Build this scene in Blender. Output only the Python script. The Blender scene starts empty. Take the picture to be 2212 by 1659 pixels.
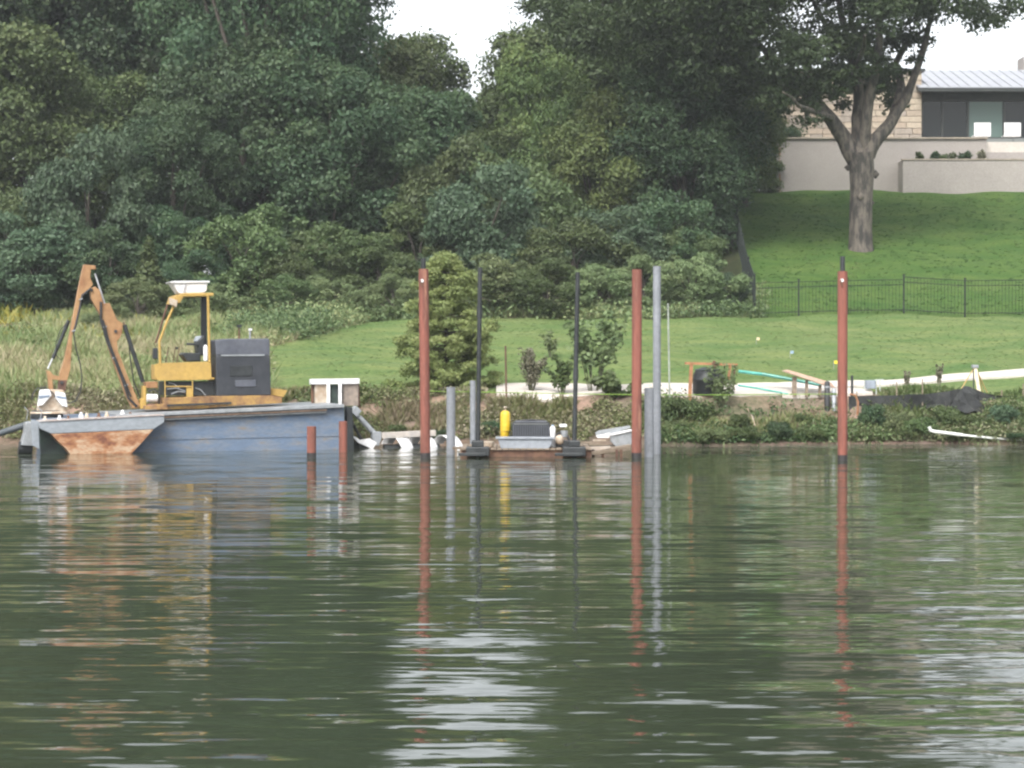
import bpy, math, random
import numpy as np
from mathutils import Vector
R = math.radians
random.seed(7)
SC = bpy.context.scene
COL = SC.collection
# ------------------------------------------------------------------ camera, sky, sun, exposure
FX = 4600.0; CU, CV = 1106.0, 829.5; HV = 773.0; CH = 1.8
PITCH = math.atan((CV - HV) / FX)
cam = bpy.data.cameras.new('camera'); camo = bpy.data.objects.new('camera', cam); COL.objects.link(camo)
cam.sensor_width = 36; cam.lens = 36 * FX / 2212.0; cam.clip_end = 3000; cam.clip_start = 0.1
camo.location = (0, 0, CH); camo.rotation_euler = (math.pi / 2 - PITCH, 0, 0)
cam.dof.use_dof = True; cam.dof.focus_distance = 22; cam.dof.aperture_fstop = 8.0
SC.camera = camo
SC.cycles.filter_width = 2.3
world = bpy.data.worlds.new('World'); SC.world = world; world.use_nodes = True
wn = world.node_tree.nodes; wl = world.node_tree.links
sky = wn.new('ShaderNodeTexSky'); sky.sky_type = 'NISHITA'; sky.sun_disc = False
SUN_EL, SUN_AZ = R(48), R(200)
sky.sun_elevation = SUN_EL; sky.sun_rotation = SUN_AZ; sky.air_density = 1.0; sky.dust_density = 4.0; sky.ozone_density = 1.0
hs = wn.new('ShaderNodeHueSaturation'); hs.inputs['Saturation'].default_value = 0.22
bg = wn['Background']; bg.inputs['Strength'].default_value = 0.15
wl.new(sky.outputs[0], hs.inputs['Color']); wl.new(hs.outputs[0], bg.inputs['Color'])
sl = bpy.data.lights.new('sun', 'SUN'); sl.energy = 0.9; sl.angle = R(25); sl.color = (1.0, 0.97, 0.92)
so = bpy.data.objects.new('sun', sl); COL.objects.link(so)
# light travels from the south-west behind the camera
az = R(200)
sd = Vector((math.sin(az) * math.cos(SUN_EL), math.cos(az) * math.cos(SUN_EL), math.sin(SUN_EL)))
so.rotation_euler = sd.to_track_quat('Z', 'Y').to_euler(); so.location = (0, -20, 60)
SC.view_settings.view_transform = 'Standard'; SC.view_settings.look = 'None'
SC.view_settings.exposure = 1.47; SC.view_settings.gamma = 1.0
SC.view_settings.use_curve_mapping = False

# ------------------------------------------------------------------ helpers
def ray(u, v):
    X = (u - CU) / FX; Y = (CV - v) / FX
    c, s = math.cos(PITCH), math.sin(PITCH)
    return Vector((X, c + Y * s, -s + Y * c))
def P(u, v, Y):
    d = ray(u, v); t = Y / d.y
    return Vector((d.x * t, Y, CH + d.z * t))
def mpp(Y): return Y / FX            # metres per photo pixel at depth Y

def sstep(a, b, x):
    t = np.clip((x - a) / (b - a), 0, 1); return t * t * (3 - 2 * t)
def shore(x): return 44.1 + 0.22 * np.sin(x * .9 + 1) + 0.13 * np.sin(x * 2.3) + 0.5 * sstep(3, 9, x)
def zg(x, y):
    x = np.asarray(x, float); y = np.asarray(y, float)
    ys = shore(x); t = y - ys
    bank = np.where(t < 0, np.maximum(-1.5, .45 * t), 0.12 * np.clip(t / .25, 0, 1) + 0.9 * sstep(.15, 1.9, t))
    rise = np.clip(y - 46.2, 0, 24.8) * .0885
    wr = sstep(5.0, 9.5, x)
    hill = np.interp(y, [71, 77, 84, 92, 98, 101, 104, 140], [0, 1.15, 2.75, 4.75, 6.15, 6.55, 6.7, 6.8])
    low = np.clip(y - 71, 0, 40) * .075
    z = bank + rise + wr * hill + (1 - wr) * low
    z = z + 0.05 * np.sin(x * .8 + y * .33) * sstep(1.5, 4, t) + .03 * np.sin(x * 2.1 - y * .9) * sstep(1, 3, t)
    return z
def zgf(x, y): return float(zg(x, y))
def G(u, v, y0=44.0, y1=130.0):
    "where the line of sight through a photo pixel meets the ground"
    d = ray(u, v); y = y0
    while y < y1:
        t = y / d.y
        if CH + d.z * t <= zgf(d.x * t, y): break
        y += .05
    t = y / d.y
    return Vector((d.x * t, y, zgf(d.x * t, y)))

class MB:
    def __init__(s): s.v = []; s.f = []; s.sm = []
    def add(s, vs, fs, smooth=False):
        o = len(s.v); s.v += [Vector(p) for p in vs]; s.f += [tuple(i + o for i in f) for f in fs]; s.sm += [smooth] * len(fs); return s
    def box8(s, p):  # p: 4 bottom + 4 top
        return s.add(p, [(3, 2, 1, 0), (4, 5, 6, 7), (0, 1, 5, 4), (1, 2, 6, 5), (2, 3, 7, 6), (3, 0, 4, 7)])
    def box(s, c, d, rz=0, ry=0):
        hx, hy, hz = d[0] / 2, d[1] / 2, d[2] / 2; c = Vector(c); ps = []
        for z in (-hz, hz):
            for x, y in ((-hx, -hy), (hx, -hy), (hx, hy), (-hx, hy)):
                x2 = x * math.cos(ry) + z * math.sin(ry); z2 = -x * math.sin(ry) + z * math.cos(ry)
                ps.append(c + Vector((x2 * math.cos(rz) - y * math.sin(rz), x2 * math.sin(rz) + y * math.cos(rz), z2)))
        return s.box8(ps)
    def beam(s, p, q, w, h, up=(0, 0, 1)):
        p, q = Vector(p), Vector(q); d = (q - p).normalized(); up = Vector(up)
        if abs(d.dot(up)) > .97: up = Vector((0, 1, 0))
        a = d.cross(up).normalized() * w / 2; b = a.cross(d).normalized() * h / 2
        return s.box8([p - a - b, p + a - b, q + a - b, q - a - b, p - a + b, p + a + b, q + a + b, q - a + b])
    def tube(s, pts, r, n=10, cap=True, smooth=True):
        pts = [Vector(p) for p in pts]; m = len(pts)
        rs = r if hasattr(r, '__len__') else [r] * m
        vs = []; fs = []; prev = None
        for i, p in enumerate(pts):
            d = (pts[min(i + 1, m - 1)] - pts[max(i - 1, 0)]).normalized()
            if prev is None:
                a = d.cross(Vector((0, 0, 1)) if abs(d.z) < .9 else Vector((0, 1, 0))).normalized()
            else:
                a = (prev - d * prev.dot(d)).normalized()
            prev = a; b = d.cross(a)
            for k in range(n):
                t = 2 * math.pi * k / n; vs.append(p + (a * math.cos(t) + b * math.sin(t)) * rs[i])
        for i in range(m - 1):
            for k in range(n):
                k2 = (k + 1) % n; fs.append((i * n + k, i * n + k2, (i + 1) * n + k2, (i + 1) * n + k))
        s.add(vs, fs, smooth)
        if cap:
            s.add(vs[:n], [tuple(range(n))[::-1]]); s.add(vs[-n:], [tuple(range(n))])
        return s
    def lathe(s, c, prof, n=16, axis=(0, 0, 1)):
        c = Vector(c); ax = Vector(axis).normalized()
        return s.tube([c + ax * h for r, h in prof], [max(r, 1e-4) for r, h in prof], n)
    def prism(s, poly, dv):  # poly: list of 3D points, extruded by +-dv/2
        dv = Vector(dv); n = len(poly)
        vs = [Vector(p) - dv / 2 for p in poly] + [Vector(p) + dv / 2 for p in poly]
        fs = [tuple(range(n))[::-1], tuple(range(n, 2 * n))] + [(i, (i + 1) % n, n + (i + 1) % n, n + i) for i in range(n)]
        return s.add(vs, fs)
    def build(s, name, m, parent=None, bevel=0, label=None):
        me = bpy.data.meshes.new(name); off = wloc(parent) if parent is not None else Vector((0, 0, 0))
        me.from_pydata([tuple(v - off) for v in s.v], [], s.f); me.update()
        me.polygons.foreach_set('use_smooth', s.sm)
        me.materials.append(m)
        import bmesh
        b = bmesh.new(); b.from_mesh(me); bmesh.ops.recalc_face_normals(b, faces=b.faces); b.to_mesh(me); b.free()
        o = bpy.data.objects.new(name, me); COL.objects.link(o)
        if parent is not None: o.parent = parent
        if bevel:
            bv = o.modifiers.new('bevel', 'BEVEL'); bv.width = bevel; bv.segments = 2; bv.limit_method = 'ANGLE'
        if label: o['label'] = label
        return o
def wloc(o):
    l = Vector((0, 0, 0))
    while o is not None: l = l + Vector(o.location); o = o.parent
    return l
def tag(o, label=None, cat=None, group=None, kind=None):
    for k, v in (('label', label), ('category', cat), ('group', group), ('kind', kind)):
        if v: o[k] = v
    return o
def thing(name, loc, label, cat, group=None):
    o = bpy.data.objects.new(name, None); COL.objects.link(o); o.location = loc; o.empty_display_size = .3
    return tag(o, label, cat, group)
def copy_thing(src, loc, label, rz=0, sc=(1, 1, 1), group=None):
    r = src.copy(); COL.objects.link(r); r.location = loc; r.rotation_euler = (0, 0, rz); r.scale = sc
    r['label'] = label
    if group: r['group'] = group
    for ch in list(src.children):
        c = ch.copy(); COL.objects.link(c); c.parent = r
        for g in ch.children:
            d = g.copy(); COL.objects.link(d); d.parent = c
    return r

# ------------------------------------------------------------------ materials
def newmat(name):
    m = bpy.data.materials.new(name); m.use_nodes = True; n = m.node_tree.nodes; l = m.node_tree.links
    return m, n, l, n['Principled BSDF']
def noise(n, l, scale, detail=4, vec=None, rough=.55):
    t = n.new('ShaderNodeTexNoise'); t.inputs['Scale'].default_value = scale; t.inputs['Detail'].default_value = detail; t.inputs['Roughness'].default_value = rough
    if vec is not None: l.new(vec, t.inputs['Vector'])
    return t
def ramp(n, l, fac, stops):
    r = n.new('ShaderNodeValToRGB'); e = r.color_ramp.elements
    while len(e) < len(stops): e.new(.5)
    for i, (p, c) in enumerate(stops): e[i].position = p; e[i].color = (*c, 1)
    l.new(fac, r.inputs['Fac']); return r
def dim(c): return tuple(x * .8 for x in c)
def paint(name, c1, c2=None, scale=3, lo=.4, hi=.6, rough=.6, metal=0, bump=.15, bscale=25, stretch=(1, 1, 1), c3=None):
    "worn surface: c1 with patches of c2, fine relief"
    m, n, l, b = newmat(name)
    g = n.new('ShaderNodeNewGeometry'); mp = n.new('ShaderNodeMapping'); mp.inputs['Scale'].default_value = stretch
    l.new(g.outputs['Position'], mp.inputs['Vector'])
    t = noise(n, l, scale, 6, mp.outputs[0], .65)
    c1 = dim(c1); c2 = dim(c2) if c2 else tuple(x * .7 for x in c1); c3 = dim(c3) if c3 else None
    st = [(lo, c1), (hi, c2)]
    if c3: st.append((min(.95, hi + .12), c3))
    r = ramp(n, l, t.outputs['Fac'], st)
    t3 = noise(n, l, bscale * .6, 3, mp.outputs[0])
    mx = n.new('ShaderNodeMix'); mx.data_type = 'RGBA'; mx.blend_type = 'MULTIPLY'; mx.inputs[0].default_value = .35
    r3 = ramp(n, l, t3.outputs['Fac'], [(.3, (.6, .6, .6)), (.7, (1.25, 1.25, 1.25))])
    l.new(r.outputs[0], mx.inputs[6]); l.new(r3.outputs[0], mx.inputs[7]); l.new(mx.outputs[2], b.inputs['Base Color'])
    b.inputs['Roughness'].default_value = rough; b.inputs['Metallic'].default_value = metal
    if bump:
        t2 = noise(n, l, bscale, 4, mp.outputs[0]); bp = n.new('ShaderNodeBump'); bp.inputs['Strength'].default_value = bump; bp.inputs['Distance'].default_value = .02
        l.new(t2.outputs['Fac'], bp.inputs['Height']); l.new(bp.outputs[0], b.inputs['Normal'])
    return m
def leafmat(name, cols, rough=.55, transl=.3):
    "cols: colour stops over the per-leaf tint attribute; trees of one kind shift a little each"
    m, n, l, b = newmat(name)
    a = n.new('ShaderNodeAttribute'); a.attribute_name = 'tint'
    oi = n.new('ShaderNodeObjectInfo')
    r = ramp(n, l, a.outputs['Fac'], [(i / (len(cols) - 1), (c[0] * .80, c[1] * .84, c[2] * .74)) for i, c in enumerate(cols)])
    h = n.new('ShaderNodeHueSaturation')
    mr = n.new('ShaderNodeMapRange'); mr.inputs[3].default_value = .485; mr.inputs[4].default_value = .515
    l.new(oi.outputs['Random'], mr.inputs[0]); l.new(mr.outputs[0], h.inputs['Hue'])
    mr2 = n.new('ShaderNodeMapRange'); mr2.inputs[3].default_value = .8; mr2.inputs[4].default_value = 1.2
    l.new(oi.outputs['Random'], mr2.inputs[0]); l.new(mr2.outputs[0], h.inputs['Value'])
    l.new(r.outputs[0], h.inputs['Color']); l.new(h.outputs[0], b.inputs['Base Color'])
    b.inputs['Roughness'].default_value = rough; b.inputs['Specular IOR Level'].default_value = .35
    tr = n.new('ShaderNodeBsdfTranslucent'); l.new(h.outputs[0], tr.inputs['Color'])
    ms = n.new('ShaderNodeMixShader'); ms.inputs[0].default_value = transl
    l.new(b.outputs[0], ms.inputs[1]); l.new(tr.outputs[0], ms.inputs[2]); l.new(ms.outputs[0], n['Material Output'].inputs['Surface'])
    return m

LEAF = {
 'dark': leafmat('dark_leaves', [(.025, .053, .033), (.043, .083, .045), (.073, .115, .057), (.125, .163, .075)]),
 'mid': leafmat('green_leaves', [(.044, .070, .032), (.072, .108, .044), (.11, .148, .06), (.18, .20, .09)]),
 'yellow': leafmat('yellow_green_leaves', [(.054, .089, .035), (.092, .135, .049), (.149, .189, .068), (.257, .270, .095)]),
 'blue': leafmat('blue_green_leaves', [(.038, .068, .044), (.058, .100, .062), (.098, .145, .088), (.165, .215, .145)]),
 'pale': leafmat('pale_scrub_leaves', [(.069, .103, .046), (.127, .172, .081), (.207, .253, .127), (.322, .322, .172)]),
 'cypress': leafmat('feathery_needles', [(.12, .16, .06), (.18, .22, .085), (.25, .28, .11), (.33, .33, .16)]),
 'grey': leafmat('dead_twigs', [(.10, .10, .065), (.15, .14, .10), (.20, .18, .14), (.26, .24, .20)], transl=.1),
 'oak': leafmat('oak_leaves', [(.024, .046, .022), (.041, .072, .031), (.067, .108, .043), (.114, .144, .060)]),
}
BARK = paint('bark', (.10, .085, .07), (.055, .045, .035), 5, .4, .6, .9, 0, .6, 18, (1, 1, .25))
BARKL = paint('pale_bark', (.14, .12, .098), (.035, .032, .028), 5, .42, .58, .9, 0, 1.0, 14, (1, 1, .3))

# ------------------------------------------------------------------ foliage
def quads_mesh(name, c, nrm, ln, wd, tint, rng, mat, droop=0):
    "c (N,3) leaf centres, nrm (N,3) facing, ln/wd sizes: one pointed quad per leaf"
    N = len(c); r = rng.normal(size=(N, 3)); nrm = nrm / np.linalg.norm(nrm, axis=1, keepdims=True)
    t = np.cross(nrm, r); t /= np.linalg.norm(t, axis=1, keepdims=True) + 1e-9
    t[:, 2] -= droop; t /= np.linalg.norm(t, axis=1, keepdims=True)
    b = np.cross(nrm, t); b /= np.linalg.norm(b, axis=1, keepdims=True) + 1e-9
    L = ln[:, None] / 2; W = wd[:, None] / 2
    v = np.stack([c - t * L, c + b * W - t * L * .1, c + t * L, c - b * W - t * L * .1], 1).reshape(-1, 3)
    me = bpy.data.meshes.new(name)
    me.vertices.add(4 * N); me.vertices.foreach_set('co', v.astype(np.float32).ravel())
    me.loops.add(4 * N); me.loops.foreach_set('vertex_index', np.arange(4 * N, dtype=np.int32))
    me.polygons.add(N); me.polygons.foreach_set('loop_start', np.arange(0, 4 * N, 4, dtype=np.int32))
    me.update(calc_edges=True)
    at = me.attributes.new('tint', 'FLOAT', 'POINT'); at.data.foreach_set('value', np.repeat(tint, 4).astype(np.float32))
    me.materials.append(mat); return me
def puffs_crown(name, puffs, n_leaf, leaf, seed, mat, shell=.5, droop=0, up=.35, aspect=.6, tintbias=0):
    "puffs: (x,y,z,rx,rz) leaf clumps; leaves fill each clump's outer shell"
    rng = np.random.default_rng(seed); pf = np.array(puffs, float)
    w = pf[:, 3] ** 1.8; idx = rng.choice(len(pf), n_leaf, p=w / w.sum())
    d = rng.normal(size=(n_leaf, 3)); d /= np.linalg.norm(d, axis=1, keepdims=True)
    fl = rng.random(n_leaf) < .45; d[:, 2] = np.where(fl, np.abs(d[:, 2]), d[:, 2])
    rad = (shell + (1.1 - shell) * rng.random(n_leaf) ** .6) * (1 + .35 * rng.random(n_leaf) ** 4)
    # ragged clumps
    rag = 1 + .22 * np.sin(d[:, 0] * 5 + idx) * np.sin(d[:, 2] * 6 + idx * 1.7)
    c = pf[idx, :3] + d * (rad * rag)[:, None] * np.stack([pf[idx, 3], pf[idx, 3], pf[idx, 4]], 1)
    nrm = d * .6 + rng.normal(size=(n_leaf, 3)) * .6; nrm[:, 2] += up
    sz = leaf * (.6 + .8 * rng.random(n_leaf))
    pt = rng.random(len(pf))
    tint = np.clip(.25 + .3 * pt[idx] + .32 * rng.random(n_leaf) ** 1.5 + tintbias, 0, 1)
    return quads_mesh(name, c, nrm, sz, sz * aspect, tint, rng, mat, droop)
def make_puffs(rx, ry, rz, cz, n, pr, seed, flat=.85, hollow=.55, low=-.8):
    rng = np.random.default_rng(seed); out = []
    while len(out) < n:
        d = rng.normal(size=3); d /= np.linalg.norm(d)
        if d[2] < low: continue
        k = hollow + (1 - hollow) * rng.random() ** .5
        lump = 1 + .18 * math.sin(d[0] * 4 + seed) + .14 * math.sin(d[2] * 5 + seed * 2 + d[1] * 3)
        r = pr * (.6 + .8 * rng.random())
        out.append((d[0] * rx * k * lump, d[1] * ry * k * lump, cz + d[2] * rz * k * lump, r, r * flat))
    return out
def limbs(mb, base, top_pts, r0, seed):
    rng = random.Random(seed)
    for tp in top_pts:
        tp = Vector(tp); h = rng.uniform(.25, .8); s = Vector((base.x + (tp.x - base.x) * .05, base.y, base.z + (tp.z - base.z) * h * .6))
        mid = s.lerp(tp, .5) + Vector((rng.uniform(-.3, .3), rng.uniform(-.3, .3), rng.uniform(0, .4)))
        mb.tube([s, mid, tp], [r0 * .45, r0 * .28, r0 * .08], 5, False)

def tree_proto(name, label, cat, rx, ry, rz, cz, npf, pr, n_leaf, leaf, seed, mat, tr, bark, droop=0, loc=(0, 0, 0), low=-.8, flat=.85, hollow=.5, group=None):
    t = thing(name, loc, label, cat, group)
    pf = make_puffs(rx, ry, rz, cz, npf, pr, seed, flat, hollow, low)
    me = puffs_crown('crown', pf, n_leaf, leaf, seed + 1, mat, droop=droop)
    co = bpy.data.objects.new('crown', me); COL.objects.link(co); co.parent = t
    rng = random.Random(seed); mb = MB()
    top = cz + rz * .5
    pts = [(0, 0, -.5), (rng.uniform(-.1, .1) * rx * .3, 0, top * .35), (rng.uniform(-.15, .15) * rx * .5, .1, top * .7), (rng.uniform(-.1, .1) * rx, 0, top)]
    mb.tube([Vector(p) for p in pts], [tr * 1.15, tr * .85, tr * .6, tr * .15], 9)
    limbs(mb, Vector((0, 0, 0)), [p[:3] for p in pf[:min(16, npf)]], tr, seed)
    for i in range(len(mb.v)): mb.v[i] = mb.v[i] + Vector(loc)
    mb.build('trunk', bark, t)
    return t
def recolor(t, m):
    for c in t.children:
        if c.name.startswith('crown'):
            c.material_slots[0].link = 'OBJECT'; c.material_slots[0].material = m
#@@SETTING
# ------------------------------------------------------------------ ground, water, path
def ground():
    xs = np.concatenate([[-700, -350, -180, -90, -60, -45, -36], np.arange(-30, 30.01, .25), [36, 45, 60, 90, 180, 350, 700]])
    ysv = np.concatenate([[-300, -60, 0, 30, 38, 41], np.arange(42.5, 50, .12), np.arange(50, 76, .3), np.arange(76, 106, .5), [108, 112, 120, 140, 180, 260, 400, 700, 1400]])
    X, Y = np.meshgrid(xs, ysv); Z = zg(X, Y); nx, ny = len(xs), len(ysv)
    me = bpy.data.meshes.new('ground')
    v = np.stack([X, Y, Z], -1).reshape(-1, 3)
    i = np.arange((ny - 1) * nx).reshape(ny - 1, nx)[:, :-1].ravel()
    f = np.stack([i, i + 1, i + nx + 1, i + nx], 1)
    me.vertices.add(len(v)); me.vertices.foreach_set('co', v.astype(np.float32).ravel())
    me.loops.add(f.size); me.loops.foreach_set('vertex_index', f.astype(np.int32).ravel())
    me.polygons.add(len(f)); me.polygons.foreach_set('loop_start', np.arange(0, f.size, 4, dtype=np.int32))
    me.update(calc_edges=True); me.polygons.foreach_set('use_smooth', [True] * len(f))
    x, y = v[:, 0], v[:, 1]; t = y - shore(x)
    # zones: meadow edge of the mown lawn (traced on the ground)
    edge = mow_edge(x)
    lawn = sstep(-.25, .25, y * 0 + np.where(True, edge - y, 0)) * sstep(LX(y) - .4, LX(y) + .4, x)
    lawn = lawn * sstep(1.7, 2.1, t)
    hillz = sstep(70.6, 71.2, y) * sstep(8.1 + (y - 71) * .075 - .2, 8.1 + (y - 71) * .075 + .2, x)
    mud = 1 - sstep(.3, .8, t)
    col = np.zeros((len(v), 4)); col[:, 3] = 1
    me_c = np.array([.14, .135, .075]); lw = np.array([.120, .186, .066]); hl = np.array([.064, .128, .030]); md = np.array([.13, .11, .085]); wd = np.array([.035, .045, .022])  # hl: longer grass, with tree shade also put into the darker green
    bk = np.array([.20, .168, .125])
    c = np.tile(me_c, (len(v), 1))
    def mixin(c, k, w): return c * (1 - w[:, None]) + k * w[:, None]
    c = mixin(c, bk, (1 - sstep(1.6, 2.3, t)))
    c = mixin(c, lw, lawn)
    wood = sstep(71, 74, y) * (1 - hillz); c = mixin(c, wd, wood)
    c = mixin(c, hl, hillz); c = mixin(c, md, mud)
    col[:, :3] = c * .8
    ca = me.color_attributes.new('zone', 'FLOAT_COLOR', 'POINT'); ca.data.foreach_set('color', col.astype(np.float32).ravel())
    m, n, l, b = newmat('ground_cover')
    a = n.new('ShaderNodeAttribute'); a.attribute_name = 'zone'
    g = n.new('ShaderNodeNewGeometry')
    t1 = noise(n, l, .5, 5, g.outputs['Position']); t2 = noise(n, l, 9, 5, g.outputs['Position'], .7); 
    mp = n.new('ShaderNodeMapping'); mp.inputs['Scale'].default_value = (.35, 1.5, 1); l.new(g.outputs['Position'], mp.inputs['Vector'])
    t3 = noise(n, l, 1.2, 4, mp.outputs[0])
    r1 = ramp(n, l, t1.outputs['Fac'], [(.3, (.72, .84, .74)), (.7, (1.34, 1.13, 1.24))])
    r2 = ramp(n, l, t2.outputs['Fac'], [(.3, (.55, .62, .52)), (.72, (1.55, 1.4, 1.5))])
    r3 = ramp(n, l, t3.outputs['Fac'], [(.35, (.85, .9, .9)), (.65, (1.15, 1.07, 1.0))])
    cur = a.outputs['Color']
    for rr in (r1, r2, r3):
        mx = n.new('ShaderNodeMix'); mx.data_type = 'RGBA'; mx.blend_type = 'MULTIPLY'; mx.inputs[0].default_value = 1
        l.new(cur, mx.inputs[6]); l.new(rr.outputs[0], mx.inputs[7]); cur = mx.outputs[2]
    l.new(cur, b.inputs['Base Color']); b.inputs['Roughness'].default_value = .95; b.inputs['Specular IOR Level'].default_value = .1
    bp = n.new('ShaderNodeBump'); bp.inputs['Distance'].default_value = .05; bp.inputs['Strength'].default_value = .7
    l.new(t2.outputs['Fac'], bp.inputs['Height']); l.new(bp.outputs[0], b.inputs['Normal'])
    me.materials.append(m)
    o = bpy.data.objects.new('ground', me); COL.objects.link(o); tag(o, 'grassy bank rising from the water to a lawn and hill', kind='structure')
# mown lawn boundary from photo pixels, intersected with the ground
_edge = [G(u, v) for u, v in ((560, 757), (640, 735), (720, 712), (800, 694), (900, 688), (1060, 686), (1200, 688), (1400, 690), (1620, 686), (1700, 682), (2212, 680))]
_ex = np.array([p.x for p in _edge]); _ey = np.array([p.y for p in _edge])
def mow_edge(x): return np.interp(x, _ex, _ey)
_lp = [G(u, v) for u, v in ((590, 850), (585, 820), (575, 790), (568, 770), (560, 757))]
_lx = np.array([p.x for p in _lp]); _ly = np.array([p.y for p in _lp])
def LX(y): return np.interp(y, _ly, _lx)
ground()

def water():
    m, n, l, b = newmat('river_water')
    b.inputs['Base Color'].default_value = (.030, .036, .017, 1); b.inputs['Roughness'].default_value = .035; b.inputs['IOR'].default_value = 1.34
    g = n.new('ShaderNodeNewGeometry')
    def layer(scale, st, amp, detail=2, rot=0):
        mp = n.new('ShaderNodeMapping'); mp.inputs['Scale'].default_value = st; mp.inputs['Rotation'].default_value = (0, 0, R(rot)); l.new(g.outputs['Position'], mp.inputs['Vector'])
        t = noise(n, l, scale, detail, mp.outputs[0], .5)
        s = n.new('ShaderNodeVectorMath'); s.operation = 'SUBTRACT'; l.new(t.outputs['Color'], s.inputs[0]); s.inputs[1].default_value = (.5, .5, .5)
        k = n.new('ShaderNodeVectorMath'); k.operation = 'MULTIPLY'; l.new(s.outputs[0], k.inputs[0]); k.inputs[1].default_value = amp
        return k.outputs[0]
    # slopes of three families of ripples, gentle in the calm strip by the bank
    A = layer(1.0, (.5, 1.9, 1), (.05, .18, 0), 2, 4)
    B = layer(5.0, (.30, 2.0, 1), (.06, .26, 0), 2, -4)
    C = layer(13.0, (.40, 1.5, 1), (.04, .075, 0), 1, 3)
    s1 = n.new('ShaderNodeVectorMath'); l.new(A, s1.inputs[0]); l.new(B, s1.inputs[1])
    s2 = n.new('ShaderNodeVectorMath'); l.new(s1.outputs[0], s2.inputs[0]); l.new(C, s2.inputs[1])
    mp = n.new('ShaderNodeMapping'); mp.inputs['Scale'].default_value = (.10, .35, 1); l.new(g.outputs['Position'], mp.inputs['Vector'])
    pt = noise(n, l, 1, 3, mp.outputs[0]); pr = ramp(n, l, pt.outputs['Fac'], [(.3, (.55,) * 3), (.7, (1.2,) * 3)])
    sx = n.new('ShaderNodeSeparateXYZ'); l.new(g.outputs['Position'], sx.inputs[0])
    yr = n.new('ShaderNodeMapRange'); yr.inputs[1].default_value = 7; yr.inputs[2].default_value = 32; yr.inputs[3].default_value = 1.35; yr.inputs[4].default_value = .60
    l.new(sx.outputs['Y'], yr.inputs[0])
    mm = n.new('ShaderNodeMath'); mm.operation = 'MULTIPLY'; l.new(pr.outputs[0], mm.inputs[0]); l.new(yr.outputs[0], mm.inputs[1])
    # wind-ruffled lanes near the far bank
    mp2 = n.new('ShaderNodeMapping'); mp2.inputs['Scale'].default_value = (.16, 1.1, 1); l.new(g.outputs['Position'], mp2.inputs['Vector'])
    pb = noise(n, l, 1, 2, mp2.outputs[0]); pbr = ramp(n, l, pb.outputs['Fac'], [(.47, (0,) * 3), (.58, (1,) * 3)])
    yb = n.new('ShaderNodeMapRange'); yb.inputs[1].default_value = 34; yb.inputs[2].default_value = 40; yb.inputs[3].default_value = 0; yb.inputs[4].default_value = 3.2; l.new(sx.outputs['Y'], yb.inputs[0])
    bm = n.new('ShaderNodeMath'); bm.operation = 'MULTIPLY_ADD'; l.new(pbr.outputs[0], bm.inputs[0]); l.new(yb.outputs[0], bm.inputs[1]); bm.inputs[2].default_value = 1
    mm0 = mm; mm = n.new('ShaderNodeMath'); mm.operation = 'MULTIPLY'; l.new(mm0.outputs[0], mm.inputs[0]); l.new(bm.outputs[0], mm.inputs[1])
    sc = n.new('ShaderNodeVectorMath'); sc.operation = 'SCALE'; l.new(s2.outputs[0], sc.inputs[0]); l.new(mm.outputs[0], sc.inputs['Scale'])
    ad = n.new('ShaderNodeVectorMath'); ad.inputs[1].default_value = (0, 0, 1); l.new(sc.outputs[0], ad.inputs[0])
    nm = n.new('ShaderNodeVectorMath'); nm.operation = 'NORMALIZE'; l.new(ad.outputs[0], nm.inputs[0])
    l.new(nm.outputs[0], b.inputs['Normal'])
    # paler towards the bank: reflected sky and lawn put into the water colour
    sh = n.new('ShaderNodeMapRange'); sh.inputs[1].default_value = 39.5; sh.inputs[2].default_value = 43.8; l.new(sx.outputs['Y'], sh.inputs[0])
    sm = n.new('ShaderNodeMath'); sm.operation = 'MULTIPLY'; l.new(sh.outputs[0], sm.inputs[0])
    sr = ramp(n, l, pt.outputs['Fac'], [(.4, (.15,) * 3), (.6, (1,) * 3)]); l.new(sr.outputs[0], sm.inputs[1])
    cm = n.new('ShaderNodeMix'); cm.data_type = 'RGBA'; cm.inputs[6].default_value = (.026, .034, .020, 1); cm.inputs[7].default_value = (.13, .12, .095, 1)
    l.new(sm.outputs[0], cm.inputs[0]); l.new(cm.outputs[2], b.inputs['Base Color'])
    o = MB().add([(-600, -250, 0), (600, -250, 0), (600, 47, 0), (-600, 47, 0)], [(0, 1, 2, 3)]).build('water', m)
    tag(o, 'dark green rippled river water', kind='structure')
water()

CONC = paint('pale_concrete', (.62, .57, .51), (.50, .46, .41), 1.5, .4, .7, .85, 0, .1, 30)
def strip(name, pts, m, up=.05, label=None):
    "pts: (near pixel, far pixel) pairs laid on the ground"
    mb = MB(); L = []
    for (u, vn, vf) in pts:
        a, c = G(u, vn), G(u, vf); L.append((a, c))
    S = []
    for i in range(len(L) - 1):
        for k in range(8): S.append((L[i][0].lerp(L[i + 1][0], k / 8), L[i][1].lerp(L[i + 1][1], k / 8)))
    S.append(L[-1]); rows = []
    for a, c in S:
        row = []
        for k in range(5):
            p = a.lerp(c, k / 4); row.append(Vector((p.x, p.y, zgf(p.x, p.y) + up)))
        rows.append([row[0] - Vector((0, 0, .2))] + row + [row[-1] - Vector((0, 0, .2))])
    w = len(rows[0]); vs = [p for r_ in rows for p in r_]
    fs = [(i * w + k, i * w + k + 1, (i + 1) * w + k + 1, (i + 1) * w + k) for i in range(len(rows) - 1) for k in range(w - 1)]
    mb.add(vs, fs); o = mb.build(name, m); return tag(o, label, kind='structure')
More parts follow.
